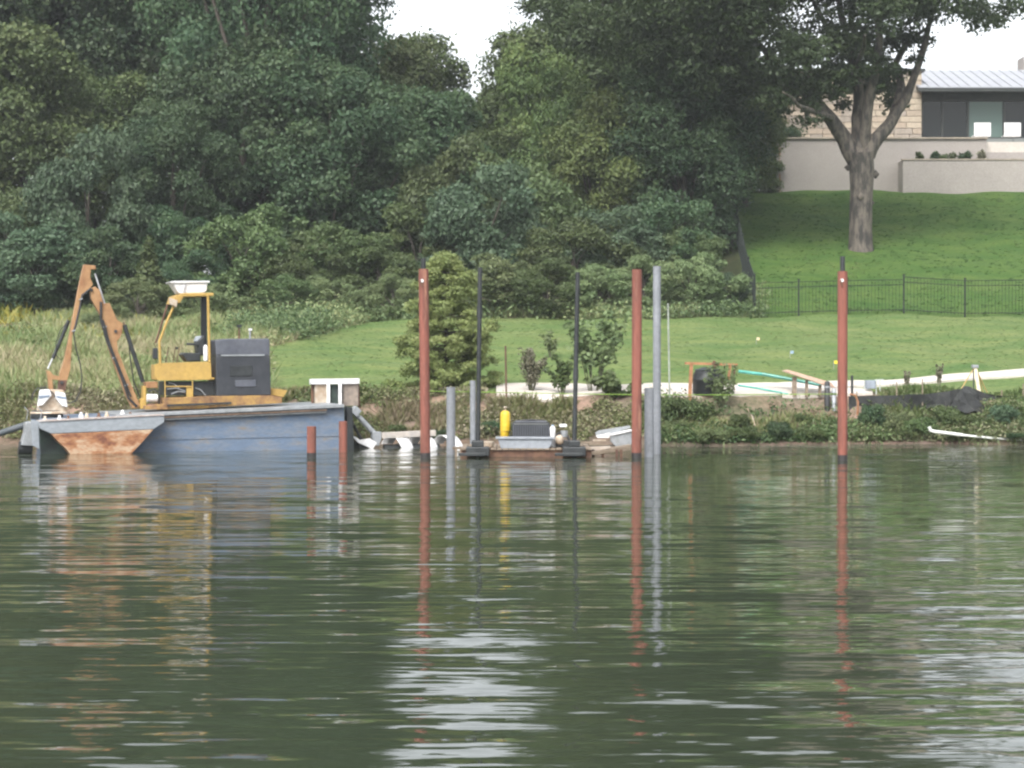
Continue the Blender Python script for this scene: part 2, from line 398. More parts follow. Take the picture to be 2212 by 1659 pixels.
strip('path', [(1072, 856, 834), (1250, 857, 833), (1450, 858, 832), (1600, 858, 833), (1680, 856, 831), (1760, 846, 829), (1850, 838, 826), (2000, 830, 818), (2120, 820, 809), (2230, 812, 799), (2400, 800, 786)], CONC, .05, 'pale concrete path curving across the lawn')
strip('landing_slab', [(1690, 860, 847.5), (1760, 860, 848), (1830, 857, 843), (1862, 855, 845), (1885, 853.5, 850)], CONC, .06, 'pale concrete landing beside the water gate')

# pebbly drift of pale debris along the meadow edge
# ------------------------------------------------------------------ grasses and weeds
BLADE = leafmat('weed_blades', [(.10, .14, .05), (.16, .20, .08), (.23, .24, .11), (.28, .25, .15), (.34, .27, .20)], transl=.25)
BLADEG = leafmat('green_blades', [(.045, .085, .02), (.08, .13, .03), (.12, .17, .045), (.17, .18, .07)], transl=.25)
GOLD = leafmat('goldenrod', [(.09, .12, .03), (.20, .19, .03), (.36, .28, .04)], transl=.2)
def blades(name, n, inside, hgt, wid, mat, seed, label, tintf=None, lean=.25, ybounds=(44.3, 74), xb=(-22, 12), heads=0):
    rng = np.random.default_rng(seed); out = []
    x = rng.uniform(*xb, n * 3); y = rng.uniform(*ybounds, n * 3)
    k = inside(x, y, rng); x, y = x[k][:n], y[k][:n]; N = len(x)
    cl = .55 + .5 * np.sin(x * 1.7 + np.sin(y * 1.3) * 2) * np.sin(y * 2.1 + x * .6) ; cl = np.clip(cl, .15, 1.1)
    h = hgt * (.35 + .65 * rng.random(N)) * cl; z = zg(x, y)
    a = rng.uniform(0, math.pi * 2, N); w = wid * (.6 + .8 * rng.random(N))
    base = np.stack([x, y, z - .03], 1); top = base + np.stack([rng.normal(0, lean, N) * h, rng.normal(0, lean, N) * h, h], 1)
    c = (base + top) / 2; side = np.stack([np.cos(a), np.sin(a) * .5, 0 * a], 1) * w[:, None] / 2
    v = np.stack([base - side * .6, base + side * .6, c + side + (top - base) * .1, top, c - side + (top - base) * .1], 1).reshape(-1, 3)
    me = bpy.data.meshes.new(name); me.vertices.add(5 * N); me.vertices.foreach_set('co', v.astype(np.float32).ravel())
    me.loops.add(5 * N); me.loops.foreach_set('vertex_index', np.arange(5 * N, dtype=np.int32))
    me.polygons.add(N); me.polygons.foreach_set('loop_start', np.arange(0, 5 * N, 5, dtype=np.int32)); me.update(calc_edges=True)
    tint = np.clip(.5 + .35 * np.sin(x * .6 + 1.3 * np.sin(y * .35)) * np.cos(y * .5 + x * .3) + rng.normal(0, .2, N), 0, 1)
    if tintf is not None: tint = np.clip(tintf(x, y, rng) , 0, 1)
    at = me.attributes.new('tint', 'FLOAT', 'POINT'); at.data.foreach_set('value', np.repeat(tint, 5).astype(np.float32))
    me.materials.append(mat); o = bpy.data.objects.new(name, me); COL.objects.link(o)
    return tag(o, label, kind='stuff')
def in_meadow(x, y, rng):
    t = y - shore(x); e = mow_edge(x)
    left = x < LX(y) - .1 * rng.random(len(x)); behind = (y > e) & (x < 8.0)
    return (t > 1.2) & (left | behind) & (y < 73)
blades('meadow_weeds', 100000, in_meadow, .62, .026, BLADE, 11, 'tall tan and green weeds of the unmown meadow', xb=(-15, 8.2), lean=.45)
def in_bank_l(x, y, rng):
    t = y - shore(x); return (t > .25) & (t < 1.9 - .5 * (x > -.6)) & (x < 3.2) & (np.sin(x * 4 + y) * np.sin(y * 5 - x * 2) > -.45)
blades('bank_weeds', 30000, in_bank_l, .36, .035, BLADE, 12, 'brown and green weeds on the low bank behind the barge', ybounds=(44, 47), xb=(-11, 3.3), lean=.5)
def in_bank_r(x, y, rng):
    t = y - shore(x); return (t > .2) & (t < np.where(x > 8, 1.9, .9)) & (x > 3.0) & ((x > 7.4) | (np.sin(x * 3.1) * np.sin(y * 4) > -.5))
blades('bank_grass', 26000, in_bank_r, .34, .035, BLADE, 13, 'mixed dry and green growth on the bank under the dock site', ybounds=(44, 48), xb=(3, 13), lean=.5,
       tintf=lambda x, y, r: .55 - .5 * sstep(7.6, 8.8, x) + r.normal(0, .2, len(x)))
def in_fringe(x, y, rng):
    t = y - shore(x); return (t > 1.7) & (t < 2.3) & (x > -5) & (x < 12)
blades('lawn_fringe', 8000, in_fringe, .06, .02, BLADEG, 14, 'uncut green grass at the top of the bank', ybounds=(45, 48), xb=(-5, 12))
def in_gold(x, y, rng):
    return (y > 60) & (y < 73) & (x < -10.5 - .04 * (y - 60)) & (rng.random(len(x)) < .8) & (np.sin(x * 1.9 + y) + np.sin(y * .9 - x) > -.7)
blades('goldenrod_patch', 5000, in_gold, .6, .06, GOLD, 15, 'yellow flowering goldenrod at the back of the meadow', ybounds=(60, 73), xb=(-19, -9), lean=.5, tintf=lambda x, y, r: r.random(len(x)))
def tufts(name, n, inside, hgt, leaf, mat, seed, label, xb, yb, tint=.5, clump=1.0):
    "low ragged herbage: many small leaves gathered in uneven clumps"
    rng = np.random.default_rng(seed)
    nc = n // 22; x = rng.uniform(*xb, nc * 4); y = rng.uniform(*yb, nc * 4); k = inside(x, y, rng); x, y = x[k][:nc], y[k][:nc]
    pn = .5 + .5 * np.sin(x * 1.3 + 2 * np.sin(y * .9)) * np.cos(y * 1.7 + x * .5)
    hh = hgt * (.25 + .75 * pn) * rng.uniform(.5, 1.3, len(x)); tn = rng.normal(0, .18, len(x)) + .3 * np.sin(x * .7 + y * .45)
    i = rng.integers(0, len(x), n); rr = hh[i] * clump * (.3 + rng.random(n))
    a = rng.uniform(0, 6.283, n); cx = x[i] + np.cos(a) * rr; cy = y[i] + np.sin(a) * rr * .8
    c = np.stack([cx, cy, zg(cx, cy) + hh[i] * rng.random(n) ** .8], 1); nr = rng.normal(size=(n, 3)); nr[:, 2] = np.abs(nr[:, 2]) + .3
    sz = leaf * (.5 + rng.random(n)); me = quads_mesh(name, c, nr, sz, sz * .45, np.clip(tint + tn[i] + rng.normal(0, .12, n), 0, 1), rng, mat)
    o = bpy.data.objects.new(name, me); COL.objects.link(o); return tag(o, label, kind='stuff')
HERB = leafmat('herbage', [(.07, .11, .04), (.13, .18, .07), (.20, .235, .10), (.28, .27, .16), (.34, .29, .22)], transl=.25)
HERBG = leafmat('green_herbage', [(.05, .085, .035), (.085, .13, .052), (.13, .18, .075), (.16, .18, .09), (.24, .22, .15)], transl=.25)
tufts('meadow_herbage', 70000, in_meadow, .30, .10, HERB, 31, 'patchy pale green herbage of the unmown meadow', (-15, 8.2), (44.5, 73), .56)
def in_scrub(x, y, rng): return (y > mow_edge(x) - .3 * rng.random(len(x))) & (y < 75) & (x < 8.3) & (x > -8)
tufts('scrub_edge', 90000, in_scrub, .75, .12, LEAF['pale'], 32, 'pale ragged scrub along the back of the lawn', (-8, 8.3), (60, 75), .45, 1.1)
tufts('bank_herbage', 70000, lambda x, y, r: in_bank_l(x, y, r), .26, .07, HERB, 33, 'low mixed herbage on the bank behind barge and pontoon', (-11, 3.3), (44, 47), .58)
def in_br(x, y, rng):
    t = y - shore(x); dirt = (x > 3.6) & (x < 7.7) & (t > .48 + .18 * np.sin(x * 2)) & (rng.random(len(x)) < .94)
    path = (x < 8.2) & (t > 1.15)
    return (t > .12) & (t < np.where(x > 9.3, .95, 1.5)) & (x > 3) & ~dirt & ~path
tufts('bank_undergrowth', 90000, in_br, .30, .075, HERBG, 34, 'green undergrowth on the right bank down to the water', (3, 12.5), (44, 47.5), .48)
def in_lawn(x, y, rng): return (y < mow_edge(x) + .2) & (x > LX(y)) & (y - shore(x) > 4.6) & (y < 71)
tufts('lawn_tufts', 60000, in_lawn, .012, .028, leafmat('turf_blades', [(.09, .16, .05), (.12, .20, .065), (.18, .23, .09), (.26, .26, .13)]), 35, 'short uneven tufts in the mown lawn', (-8, 18), (49, 71), .35, 6.0)
def in_hill(x, y, rng): return (x > 8.4 + (y - 71) * .075) & (y < 98)
tufts('hill_tufts', 60000, in_hill, .03, .05, leafmat('hill_blades', [(.045, .10, .025), (.07, .14, .035), (.10, .17, .05), (.16, .19, .08)]), 36, 'longer uneven grass on the hill below the house', (8, 25), (71, 98), .4, 5.0)
#@@TREES
# ------------------------------------------------------------------ trees and bushes
def gz(x, y): return Vector((x, y, zgf(x, y) - .1))
def UX(u, Y): return (u - CU) / FX * Y
GT = 'trees of the wood behind the meadow'
tall = tree_proto('tree', 'tall dark green tree above the excavator arm, reaching out of the picture', 'tree', 4.6, 4.0, 9.2, 12.5, 110, 1.1, 90000, .20, 21, LEAF['dark'], .38, BARK, loc=gz(UX(150, 92), 92), group=GT)
broad = tree_proto('tree', 'broad dark tree over the orange cab roof, its top out of the picture', 'tree', 5.2, 4.2, 8.2, 11.0, 110, 1.15, 90000, .20, 31, LEAF['dark'], .4, BARK, loc=gz(UX(420, 90), 90), group=GT)
lower = tree_proto('tree', 'mid green round tree right of the sky gap, behind the red piles', 'tree', 3.6, 3.2, 4.8, 6.2, 80, .8, 60000, .18, 41, LEAF['mid'], .25, BARK, loc=gz(UX(1205, 93), 93), low=-1, group=GT)
def T(src, u, Y, label, mat=None, s=1.0, sz=None, rz=0, group=GT, dz=0):
    p = gz(UX(u, Y), Y); p.z += dz
    t = copy_thing(src, p, label, rz, (s, s, sz or s), group)
    if mat: recolor(t, LEAF[mat])
    return t
T(tall, -40, 88, 'dark tree at the picture edge over the goldenrod patch', s=1.05, rz=2)
T(broad, 290, 97, 'dark tree standing behind the excavator arm', rz=1.2, s=1.05)
T(tall, 570, 96, 'dark tree over the black engine housing, out of the picture on top', rz=4, s=1.0)
T(broad, 575, 84, 'tall dark tree overhanging the right end of the barge', rz=2.6, s=.8, sz=1.08)
T(tall, 670, 100, 'dark tree whose top branches reach into the sky gap', rz=5.3, s=.86, sz=1.15)
T(lower, 890, 96, 'lighter green tree with its top against the white sky', 'mid', s=.95, sz=1.0, rz=1)
T(lower, 800, 92, 'green tree between the overhanging dark tree and the lighter one', 'mid', s=.9, sz=.98, rz=3)
T(lower, 975, 99, 'green tree whose crown slopes down to the foot of the sky gap', 'mid', s=.85, sz=.78, rz=4)
T(tall, 1320, 96, 'large mid green tree rising to the right of the sky gap', 'mid', s=.86, sz=.90, rz=2.2)
T(broad, 1420, 97, 'green tree behind the blue grey pile, out of the picture on top', 'mid', s=.82, sz=.95, rz=.8)
T(tall, 1500, 90, 'green tree beside the stone wall of the house', 'mid', s=.55, sz=.72, rz=3.7)
T(lower, 1300, 86, 'yellowish green tree in the middle of the wood', 'yellow', s=.72, sz=.75, rz=2)
T(lower, 1190, 89, 'olive green tree left of the yellowish one', 'yellow', s=.62, sz=.95, rz=5)
T(lower, 1610, 94, 'bushy green tree with yellow leaves against the terrace wall', 'yellow', s=.5, sz=.62, rz=.6)
T(lower, 1480, 85, 'dark green low tree above the grey pile', 'dark', s=.8, sz=.8, rz=.4)
T(lower, 520, 82, 'dark green tree above the engine housing, in front of the tall ones', 'dark', s=.9, sz=.95, rz=2.9)
T(lower, 720, 80, 'dark green tree low in the wood above the barge end', 'dark', s=.85, sz=.85, rz=5.5)
T(lower, 60, 84, 'green tree low in the wood over the goldenrod', 'mid', s=.95, sz=.95, rz=.9)
T(lower, 880, 84, 'shaded dark tree at the foot of the lighter ones', 'dark', s=.8, sz=.75, rz=2.4)
T(lower, 370, 78, 'shaded dark tree above the cab roof', 'dark', s=.6, sz=.7, rz=4.4)
for i, (u, Y, lab) in enumerate(((1750, 112, 'dark tree behind the house roof, left of the big shade tree'), (1880, 114, 'dark tree behind the house, seen through the big shade tree'))):
    T(lower, u, Y, lab, 'dark', s=.95, sz=.62, rz=i + 1)
# bushes along the wood's edge
GB = 'bushes along the edge of the wood'
bush = tree_proto('bush', 'rounded blue green bush above the excavator arm, tiered crown', 'bush', 2.0, 1.7, 1.9, 1.9, 52, .45, 32000, .125, 51, LEAF['blue'], .1, BARK, loc=gz(UX(190, 74), 74), low=-1, flat=.7, hollow=.6, group=GB)
bush.scale = (1.1, 1.1, 1.6)
bush2 = tree_proto('bush', 'round grey green bush behind the cab, arching over', 'bush', 2.1, 1.8, 1.7, 1.7, 56, .4, 32000, .12, 61, LEAF['pale'], .1, BARK, loc=gz(UX(545, 73), 73), low=-1, flat=.7, hollow=.6, group=GB)
recolor(bush2, LEAF['mid']); recolor(lower, LEAF['mid']); bush2.scale = (1, 1, 1.05)
def B(src, u, Y, lab, mat, s=1, sz=None, rz=0): return T(src, u, Y, lab, mat, s, sz, rz, GB)
B(bush, 80, 72, 'dark blue green bush at the left behind the goldenrod', 'blue', 1.05, .9, 2)
B(bush, 235, 71.5, 'dark bush at the foot of the tiered blue green one', 'dark', .8, .75, 4)
B(bush2, 30, 75, 'green bush behind the dark blue green one at the left', 'mid', 1.0, 1.2, 1)
B(bush2, 380, 75, 'dark green bush above the white bin on the cab roof', 'dark', .9, 1.0, 3)
B(bush2, 420, 72.5, 'low dark bush right behind the cab roof', 'dark', .6, .6, 5)
B(bush, 640, 72, 'green bush over the engine housing exhaust', 'mid', .8, .65, 1)
B(bush2, 730, 74, 'green bush above the mown corner of the lawn', 'mid', 1.0, .85, 2)
B(bush2, 820, 72.5, 'low green bush left of the tall red pile top', 'mid', .8, .62, 4)
B(bush, 905, 76, 'tall green bush left of the feathery young cypress', 'mid', 1.0, .95, 3.3)
B(bush, 1040, 75, 'large blue green bush above the first black spud pole', 'blue', 1.15, 1.35, .5)
B(bush, 1130, 78, 'rounded green bush between the two black spud poles', 'mid', 1.1, 1.4, 2.5)
B(bush2, 985, 79, 'green bush behind the large blue green one', 'mid', 1.1, 1.7, 5)
B(bush2, 1080, 71.5, 'low pale green bush beneath the large blue green one', 'pale', .85, .6, 3)
B(bush2, 1240, 73, 'green bush over the second black spud pole', 'mid', 1.0, .9, 1)
B(bush, 1340, 74, 'blue green bush above the bare red pile top', 'blue', 1.0, .92, 4)
B(bush, 1440, 76, 'dark green bush behind the tall blue grey pile', 'dark', .95, 1.0, 5.5)
B(bush2, 1490, 75, 'green bush against the dark fence climbing the hill', 'mid', .7, .8, 2)
B(bush2, 1500, 71.8, 'pale low bush with yellow leaves beside the fence corner', 'pale', .62, .6, 0)
B(bush2, 1390, 71, 'pale low bush between the red and the grey pile tops', 'pale', .65, .55, 4)
B(bush2, 1300, 70.5, 'pale low bush right of the second spud pole', 'pale', .6, .5, 2)
B(bush2, 1180, 70.5, 'pale low bush between the two spud poles', 'mid', .62, .55, 5)
B(bush2, 1572, 72.0, 'small blue green bush touching the fence corner', 'blue', .3, .4, 1)
B(bush2, 700, 70, 'pale scrubby bush at the far corner of the mown lawn', 'pale', .5, .42, 3)
B(bush2, 620, 69, 'pale scrubby bush behind the engine housing', 'mid', .5, .45, 1.5)
B(bush2, 850, 69.5, 'pale scrubby bush left of the feathery young cypress', 'pale', .5, .42, 4)
B(bush2, 300, 67, 'pale low shrub right of the excavator arm', 'pale', .55, .42, 2)
B(bush2, 450, 68, 'pale low shrub just right of the cab roof', 'pale', .5, .35, 0)
B(bush2, 235, 64, 'small pale shrub seen between boom and stick', 'pale', .32, .3, 3)
T(lower, 200, 86, 'mid green tree low in the wood behind the tiered blue green bush', 'mid', .8, .8, 1.9)
T(lower, 640, 88, 'green tree low in the wood between two dark ones', 'dark', .8, .8, 2.9)
T(lower, 1080, 90, 'green tree under the sky gap behind the large blue green bush', 'mid', .7, .62, 1.1)
T(lower, 1620, 106, 'dark tree at the crest of the hill left of the terrace wall', 'dark', .5, .5, .1)
T(lower, 1690, 116, 'dark tree far behind the corner of the terrace wall', 'dark', .5, .5, 2.1)
B(bush2, 1652, 103, 'dark bush at the hill crest against the terrace corner', 'dark', 1.0, 1.0, 2.2)
B(bush, 1625, 100, 'mid green bush at the top end of the climbing fence', 'mid', .8, .9, 4.2)
# conical shrubs
cone_p = [(math.sin(i * 2.4) * .42 * (1 - i / 26), math.cos(i * 2.4) * .42 * (1 - i / 26), .2 + i * .085, .26 * (1 - i / 34), .2) for i in range(26)]
def cone_shrub(u, Y, h, mat, label, name='shrub'):
    p = gz(UX(u, Y), Y); t = thing(name, p, label, 'shrub', 'pointed shrubs at the meadow edge')
    me = puffs_crown('crown', cone_p, 5000, .13, int(u), LEAF[mat]); c = bpy.data.objects.new('crown', me); COL.objects.link(c); c.parent = t
    MB().tube([p, p + Vector((0, 0, 2.2))], [.05, .01], 6).build('trunk', BARK, t); s = h / 2.4; t.scale = (s * 1.15, s * 1.15, s); return t
cone_shrub(322, 69, 2.6, 'mid', 'pointed green shrub between excavator arm and cab roof')
cone_shrub(500, 69.5, 1.35, 'pale', 'small pointed pale shrub right of the cab roof')
cone_shrub(398, 70, 1.2, 'pale', 'small pale tuft-topped shrub behind the white roof bin')

# young bald cypress on the bank
def cypress():
    Y = 47.0; p = gz(UX(962, Y), Y); t = thing('cypress_tree', p, 'feathery yellow green young cypress on the bank behind the red pile', 'tree')
    rng = random.Random(5); pf = []; mb = MB(); H = 3.05
    for i in range(300):
        h = rng.uniform(.05, 1) ; wmax = 1.3 * (1 - h) ** .5 * (.72 + .28 * min(1, h * 4)) * (1 + .14 * math.sin(h * 17)) + .05
        a = rng.uniform(0, 6.28); k = rng.uniform(.3, 1.08)
        x, y, z = math.cos(a) * wmax * k, math.sin(a) * wmax * k, h * H
        pf.append((x, y, z, .17 * (1.15 - .4 * h), .10))
        if k > .6: mb.tube([p + Vector((0, 0, z - .1)), p + Vector((x, y, z))], [.014, .004], 4, False)
    me = puffs_crown('crown', pf, 65000, .075, 71, LEAF['cypress'], shell=.1, aspect=.36, tintbias=.05)
    c = bpy.data.objects.new('crown', me); COL.objects.link(c); c.parent = t
    mb.tube([p, p + Vector((.02, 0, 1.5)), p + Vector((0, 0, H))], [.05, .035, .008], 7); mb.build('trunk', BARK, t)
cypress()

def sparse(name, u, vb, vt, Y, wpx, mat, label, cat, n=1600, leaf=.10, seed=0, stems=9, tint=0, lean=0, bare=.35):
    k = mpp(Y); x0 = UX(u, Y); z0 = zgf(x0, Y) - .03; H = (vb - vt) * k; W = wpx * k / 2
    p = Vector((x0, Y, z0)); t = thing(name, p, label, cat); rng = random.Random(seed); mb = MB(); pf = []
    for i in range(stems):
        a = rng.uniform(0, 6.28); r = rng.uniform(.3, 1) * W; h = H * rng.uniform(.55, 1)
        tip = p + Vector((math.cos(a) * r + lean * h, math.sin(a) * r * .7, h)); mid = p.lerp(tip, .5) + Vector((rng.uniform(-.1, .1) * W, 0, h * .1))
        mb.tube([p + Vector((math.cos(a) * W * .1, 0, 0)), mid, tip], [.012, .008, .003], 4, False)
        for q in range(4):
            s = bare + (1 - bare) * q / 3; c = (p.lerp(mid, s * 2) if s < .5 else mid.lerp(tip, s * 2 - 1)) - p
            pf.append((c.x + rng.uniform(-.1, .1) * W, c.y, c.z, W * .22, H * .09))
    me = puffs_crown('crown', pf, n, leaf, seed, LEAF[mat], shell=.1, tintbias=tint); c = bpy.data.objects.new('crown', me); COL.objects.link(c); c.parent = t
    mb.build('stems', LEAF['grey'], t); return t
sparse('dead_bush', 1148, 862, 768, 46.4, 60, 'grey', 'leafless grey brown bush on the bank behind the pontoon', 'bush', 2600, .05, 81, 16)
sparse('shrub', 1282, 868, 700, 46.6, 165, 'pale', 'open leafy shrub on the bank between spud pole and red pile', 'shrub', 1500, .13, 82, 12, -.1, bare=.45)
sparse('shrub', 1215, 872, 775, 46.2, 70, 'mid', 'thin green shrub left of the second spud pole', 'shrub', 900, .1, 83, 8)
sparse('shrub', 1330, 905, 850, 45.6, 110, 'mid', 'low leafy green shrub under the open one', 'shrub', 1500, .11, 84, 9, .1)
sparse('shrub', 1190, 760, 700, 55, 60, 'pale', 'faint thin shrub standing on the lawn beyond the bank', 'shrub', 300, .09, 85, 6)
sparse('vine_tangle', 1560, 900, 800, 45.1, 92, 'pale', 'pale vine tangle climbing the rusty steel frame', 'vine', 1100, .07, 86, 10, -.1)
# waterside bushes on the right bank
GW = 'low bushes along the right bank'
wb = tree_proto('waterside_bush', 'low green bush at the water beside the grey piles', 'bush', .55, .4, .26, .24, 30, .13, 7000, .06, 91, LEAF['mid'], .02, BARK, loc=Vector((UX(1475, 44.8), 44.8, zgf(UX(1475, 44.8), 44.8))), low=-.5, group=GW)
for i, (u, Y, s, sz, m_, lab) in enumerate((
    (1540, 44.75, .9, .8, 'pale', 'pale green low bush at the water below the steel frame'),
    (1600, 45.6, .7, .9, 'mid', 'low green bush at the right foot of the steel frame'),
    (1450, 45.4, .7, .8, 'pale', 'pale low bush behind the grey pile'),
    (1610, 44.95, .8, .7, 'mid', 'low green bush at the water right of the pale one'),
    (1680, 45.0, .8, .9, 'dark', 'dark low bush at the water below the tan plank'),
    (1745, 44.9, .7, .6, 'mid', 'low green bush at the water left of the last red pile'),
    (1730, 46.0, .6, .6, 'mid', 'low green bush below the foot of the tan plank'),
    (1885, 45.7, .8, 1.3, 'dark', 'dark bush just right of the last red pile'),
    (1935, 45.4, .9, 1.2, 'pale', 'pale green bush under the silt fence'),
    (1990, 45.1, 1.0, 1.1, 'mid', 'green bush left of the white pipe end'),
    (2050, 45.7, .9, 1.3, 'mid', 'green bush below the survey tripod mound'),
    (2110, 45.5, .9, 1.0, 'mid', 'green bush above the middle of the white pipe'),
    (2170, 45.7, 1.0, 1.3, 'blue', 'blue green bush above the far end of the white pipe'),
    (2220, 45.3, .8, 1.0, 'mid', 'green bush at the right end of the bank'),
    (1955, 44.95, .7, .6, 'mid', 'low green bush at the water below the pale one'),
    (2070, 44.95, .8, .4, 'mid', 'flat green bush at the water under the white pipe'),
    (2180, 44.95, .9, .4, 'dark', 'flat dark bush at the water under the white pipe end'),
    (1070, 45.3, .7, .8, 'dark', 'dark low bush behind the yellow cylinder'),
    (860, 45.2, .7, .7, 'mid', 'low bush on the bank above the cutter bar'),
    (945, 44.9, .6, .6, 'dark', 'dark low bush behind the red pile foot'))):
    Y = float(shore(UX(u, Y))) + max(.12, min(.75, (Y - 44.6) * .62)); s *= .72; sz *= .62
    x = UX(u, Y); t = copy_thing(wb, Vector((x, Y, zgf(x, Y))), lab, i * 1.1, (s, s, sz), GW); recolor(t, LEAF[m_])
for u, v, h, lab in ((1958, 852, 46, 'brown weed stalk standing above the silt fence'), (2026, 850, 60, 'taller brown weed stalk above the silt fence')):
    sparse('weed_stalk', u, v, v - h, 46.8, 22, 'grey', lab, 'weed', 350, .06, u, 5)

# big shade tree on the hill
def shade_tree():
    Y = 84.0; c7 = lambda x, y: (1519 + x * .4115, 51.2 + y * .4115)
    base = G(*c7(825, 1185), 70); Y = base.y
    t = thing('shade_tree', base, 'big spreading shade tree with a forked grey trunk on the hill', 'tree')
    Q = lambda x, y, dy=0: P(*c7(x, y), Y + dy)
    mb = MB(); k = .4115 * mpp(Y)
    r = lambda w: w / 2 * k
    b0 = Q(826, 1215)
    mb.tube([b0, Q(826, 1170), Q(826, 1080), Q(828, 960), Q(832, 850), Q(832, 770), Q(826, 680)], [r(150), r(128), r(118), r(118), r(122), r(134), r(138)], 16)
    L = [([(800, 720, 0), (740, 600, 0), (670, 500, -.3), (560, 380, -.8), (440, 260, -1.4), (330, 150, -2.0), (240, 20, -2.5)], [92, 84, 72, 62, 48, 34, 18]),
         ([(820, 700, 0), (818, 560, .3), (822, 420, .5), (800, 260, .6), (760, 120, .8), (720, -60, 1), (690, -300, 1)], [96, 80, 66, 54, 44, 36, 20]),
         ([(850, 640, 0), (862, 460, -.3), (896, 280, -.5), (925, 120, -.8), (915, -40, -1), (880, -300, -1)], [70, 58, 48, 40, 34, 18]),
         ([(860, 690, 0), (915, 600, 0), (990, 510, .2), (1060, 400, .4), (1110, 270, .6), (1165, 100, .8), (1200, -40, 1), (1260, -300, 1)], [90, 76, 62, 50, 42, 34, 26, 12]),
         ([(990, 500, .3), (1040, 330, 1), (1010, 210, 1.6), (1070, 100, 2), (1180, 20, 2.5)], [50, 44, 38, 30, 15]),
         ([(600, 420, -.6), (560, 250, -1.2), (500, 120, -2), (380, -20, -2.4)], [44, 40, 32, 20]),
         ([(680, 500, -.3), (600, 470, -2.2), (500, 430, -3.5), (420, 360, -4.4)], [36, 30, 20, 10]),
         ([(760, 120, .8), (640, 0, .5), (560, -160, 0)], [40, 30, 18]),
         ([(800, 260, .6), (830, 160, -2), (850, 60, -3.5)], [36, 28, 12])]
    for pts, w in L:
        P3 = [Q(*p) for p in pts]
        S = [P3[0]]; W = [r(w[0])]
        for i in range(len(P3) - 1):
            for q in (.5, 1):
                pp = P3[i].lerp(P3[i + 1], q)
                if q < 1: pp += Vector((random.uniform(-.06, .06), 0, random.uniform(-.06, .06)))
                S.append(pp); W.append(r(w[i] + (w[i + 1] - w[i]) * q))
        mb.tube(S, W, 10)
    for (x, y, w) in ((760, 755, 40), (905, 790, 46), (885, 940, 30), (826, 905, 40)):
        c = Q(x, y, -.45 if 770 < x < 880 else 0); mb.tube([c + Vector((0, 0, -r(w))), c, c + Vector((0, 0, r(w)))], [.02, r(w), .02], 8)
    tr = mb.build('trunk', BARKL, t)
    dm = tr.modifiers.new('d', 'DISPLACE'); tx = bpy.data.textures.new('bark', 'CLOUDS'); tx.noise_scale = .35; dm.texture = tx; dm.strength = .08
    # crown: clumps placed through a wide spreading volume
    rng = random.Random(12); pf = []
    def blob(x, y, sx, sy, n, pr, dy=0, dr=2.5):
        for i in range(n):
            a = rng.uniform(0, 6.28); q = rng.random() ** .5
            c = Q(x + math.cos(a) * sx * q, y + math.sin(a) * sy * q, dy + rng.uniform(-dr, dr)) - base
            rr = pr * rng.uniform(.6, 1.3); pf.append((c.x, c.y, c.z, rr, rr * .62))
    blob(250, 130, 360, 170, 46, .75, -1.5, 3)      # left mass over the wood
    blob(-160, 60, 330, 190, 42, .8, -1.0, 3)
    blob(-520, 20, 300, 140, 30, .75, -.5, 2.5)
    blob(-780, -60, 170, 90, 14, .6, 0, 2)
    blob(110, 330, 240, 90, 14, .65, -1.5, 2)
    blob(470, 300, 190, 60, 12, .55, -1.5, 1.2)
    blob(700, 60, 330, 70, 26, .62, .3, 2.5)
    blob(760, -160, 600, 130, 60, 1.0, .3, 4)
    blob(740, -480, 720, 260, 90, 1.3, .3, 5)
    blob(120, -300, 620, 260, 70, 1.3, -1, 5)
    blob(560, 480, 70, 50, 6, .35, -2, .6)
    blob(1060, 50, 120, 90, 12, .5, 1.5, 1)
    blob(850, 180, 90, 70, 6, .4, .5, 1)
    blob(1240, -60, 260, 60, 14, .6, 0, 2)
    blob(1480, -10, 90, 46, 9, .45, -.5, 1)
    blob(1620, -80, 90, 60, 7, .45, -.5, 1)
    blob(740, 290, 190, 50, 12, .42, 1.6, .8)
    blob(920, 330, 150, 70, 12, .42, 1.9, .8)
    blob(700, 420, 60, 60, 5, .4, 1.6, .6)
    blob(620, 250, 130, 110, 14, .4, 1.4, .8)
    blob(860, 270, 190, 120, 22, .42, 1.8, .8)
    blob(1010, 400, 70, 60, 7, .3, 1.2, .4)
    blob(480, 400, 120, 80, 14, .35, -1.9, .8)
    blob(380, 330, 160, 90, 16, .4, -2.6, .8)
    blob(660, 330, 120, 130, 18, .36, -1.2, .6)
    blob(760, 180, 160, 120, 18, .4, -1.3, .6)
    blob(940, 240, 130, 110, 12, .36, -1.2, .6)
    blob(1080, 210, 60, 90, 6, .3, .9, .4)
    me = puffs_crown('crown', pf, 170000, .16, 99, LEAF['oak'], shell=.25)
    c = bpy.data.objects.new('crown', me); COL.objects.link(c); c.parent = t
shade_tree()
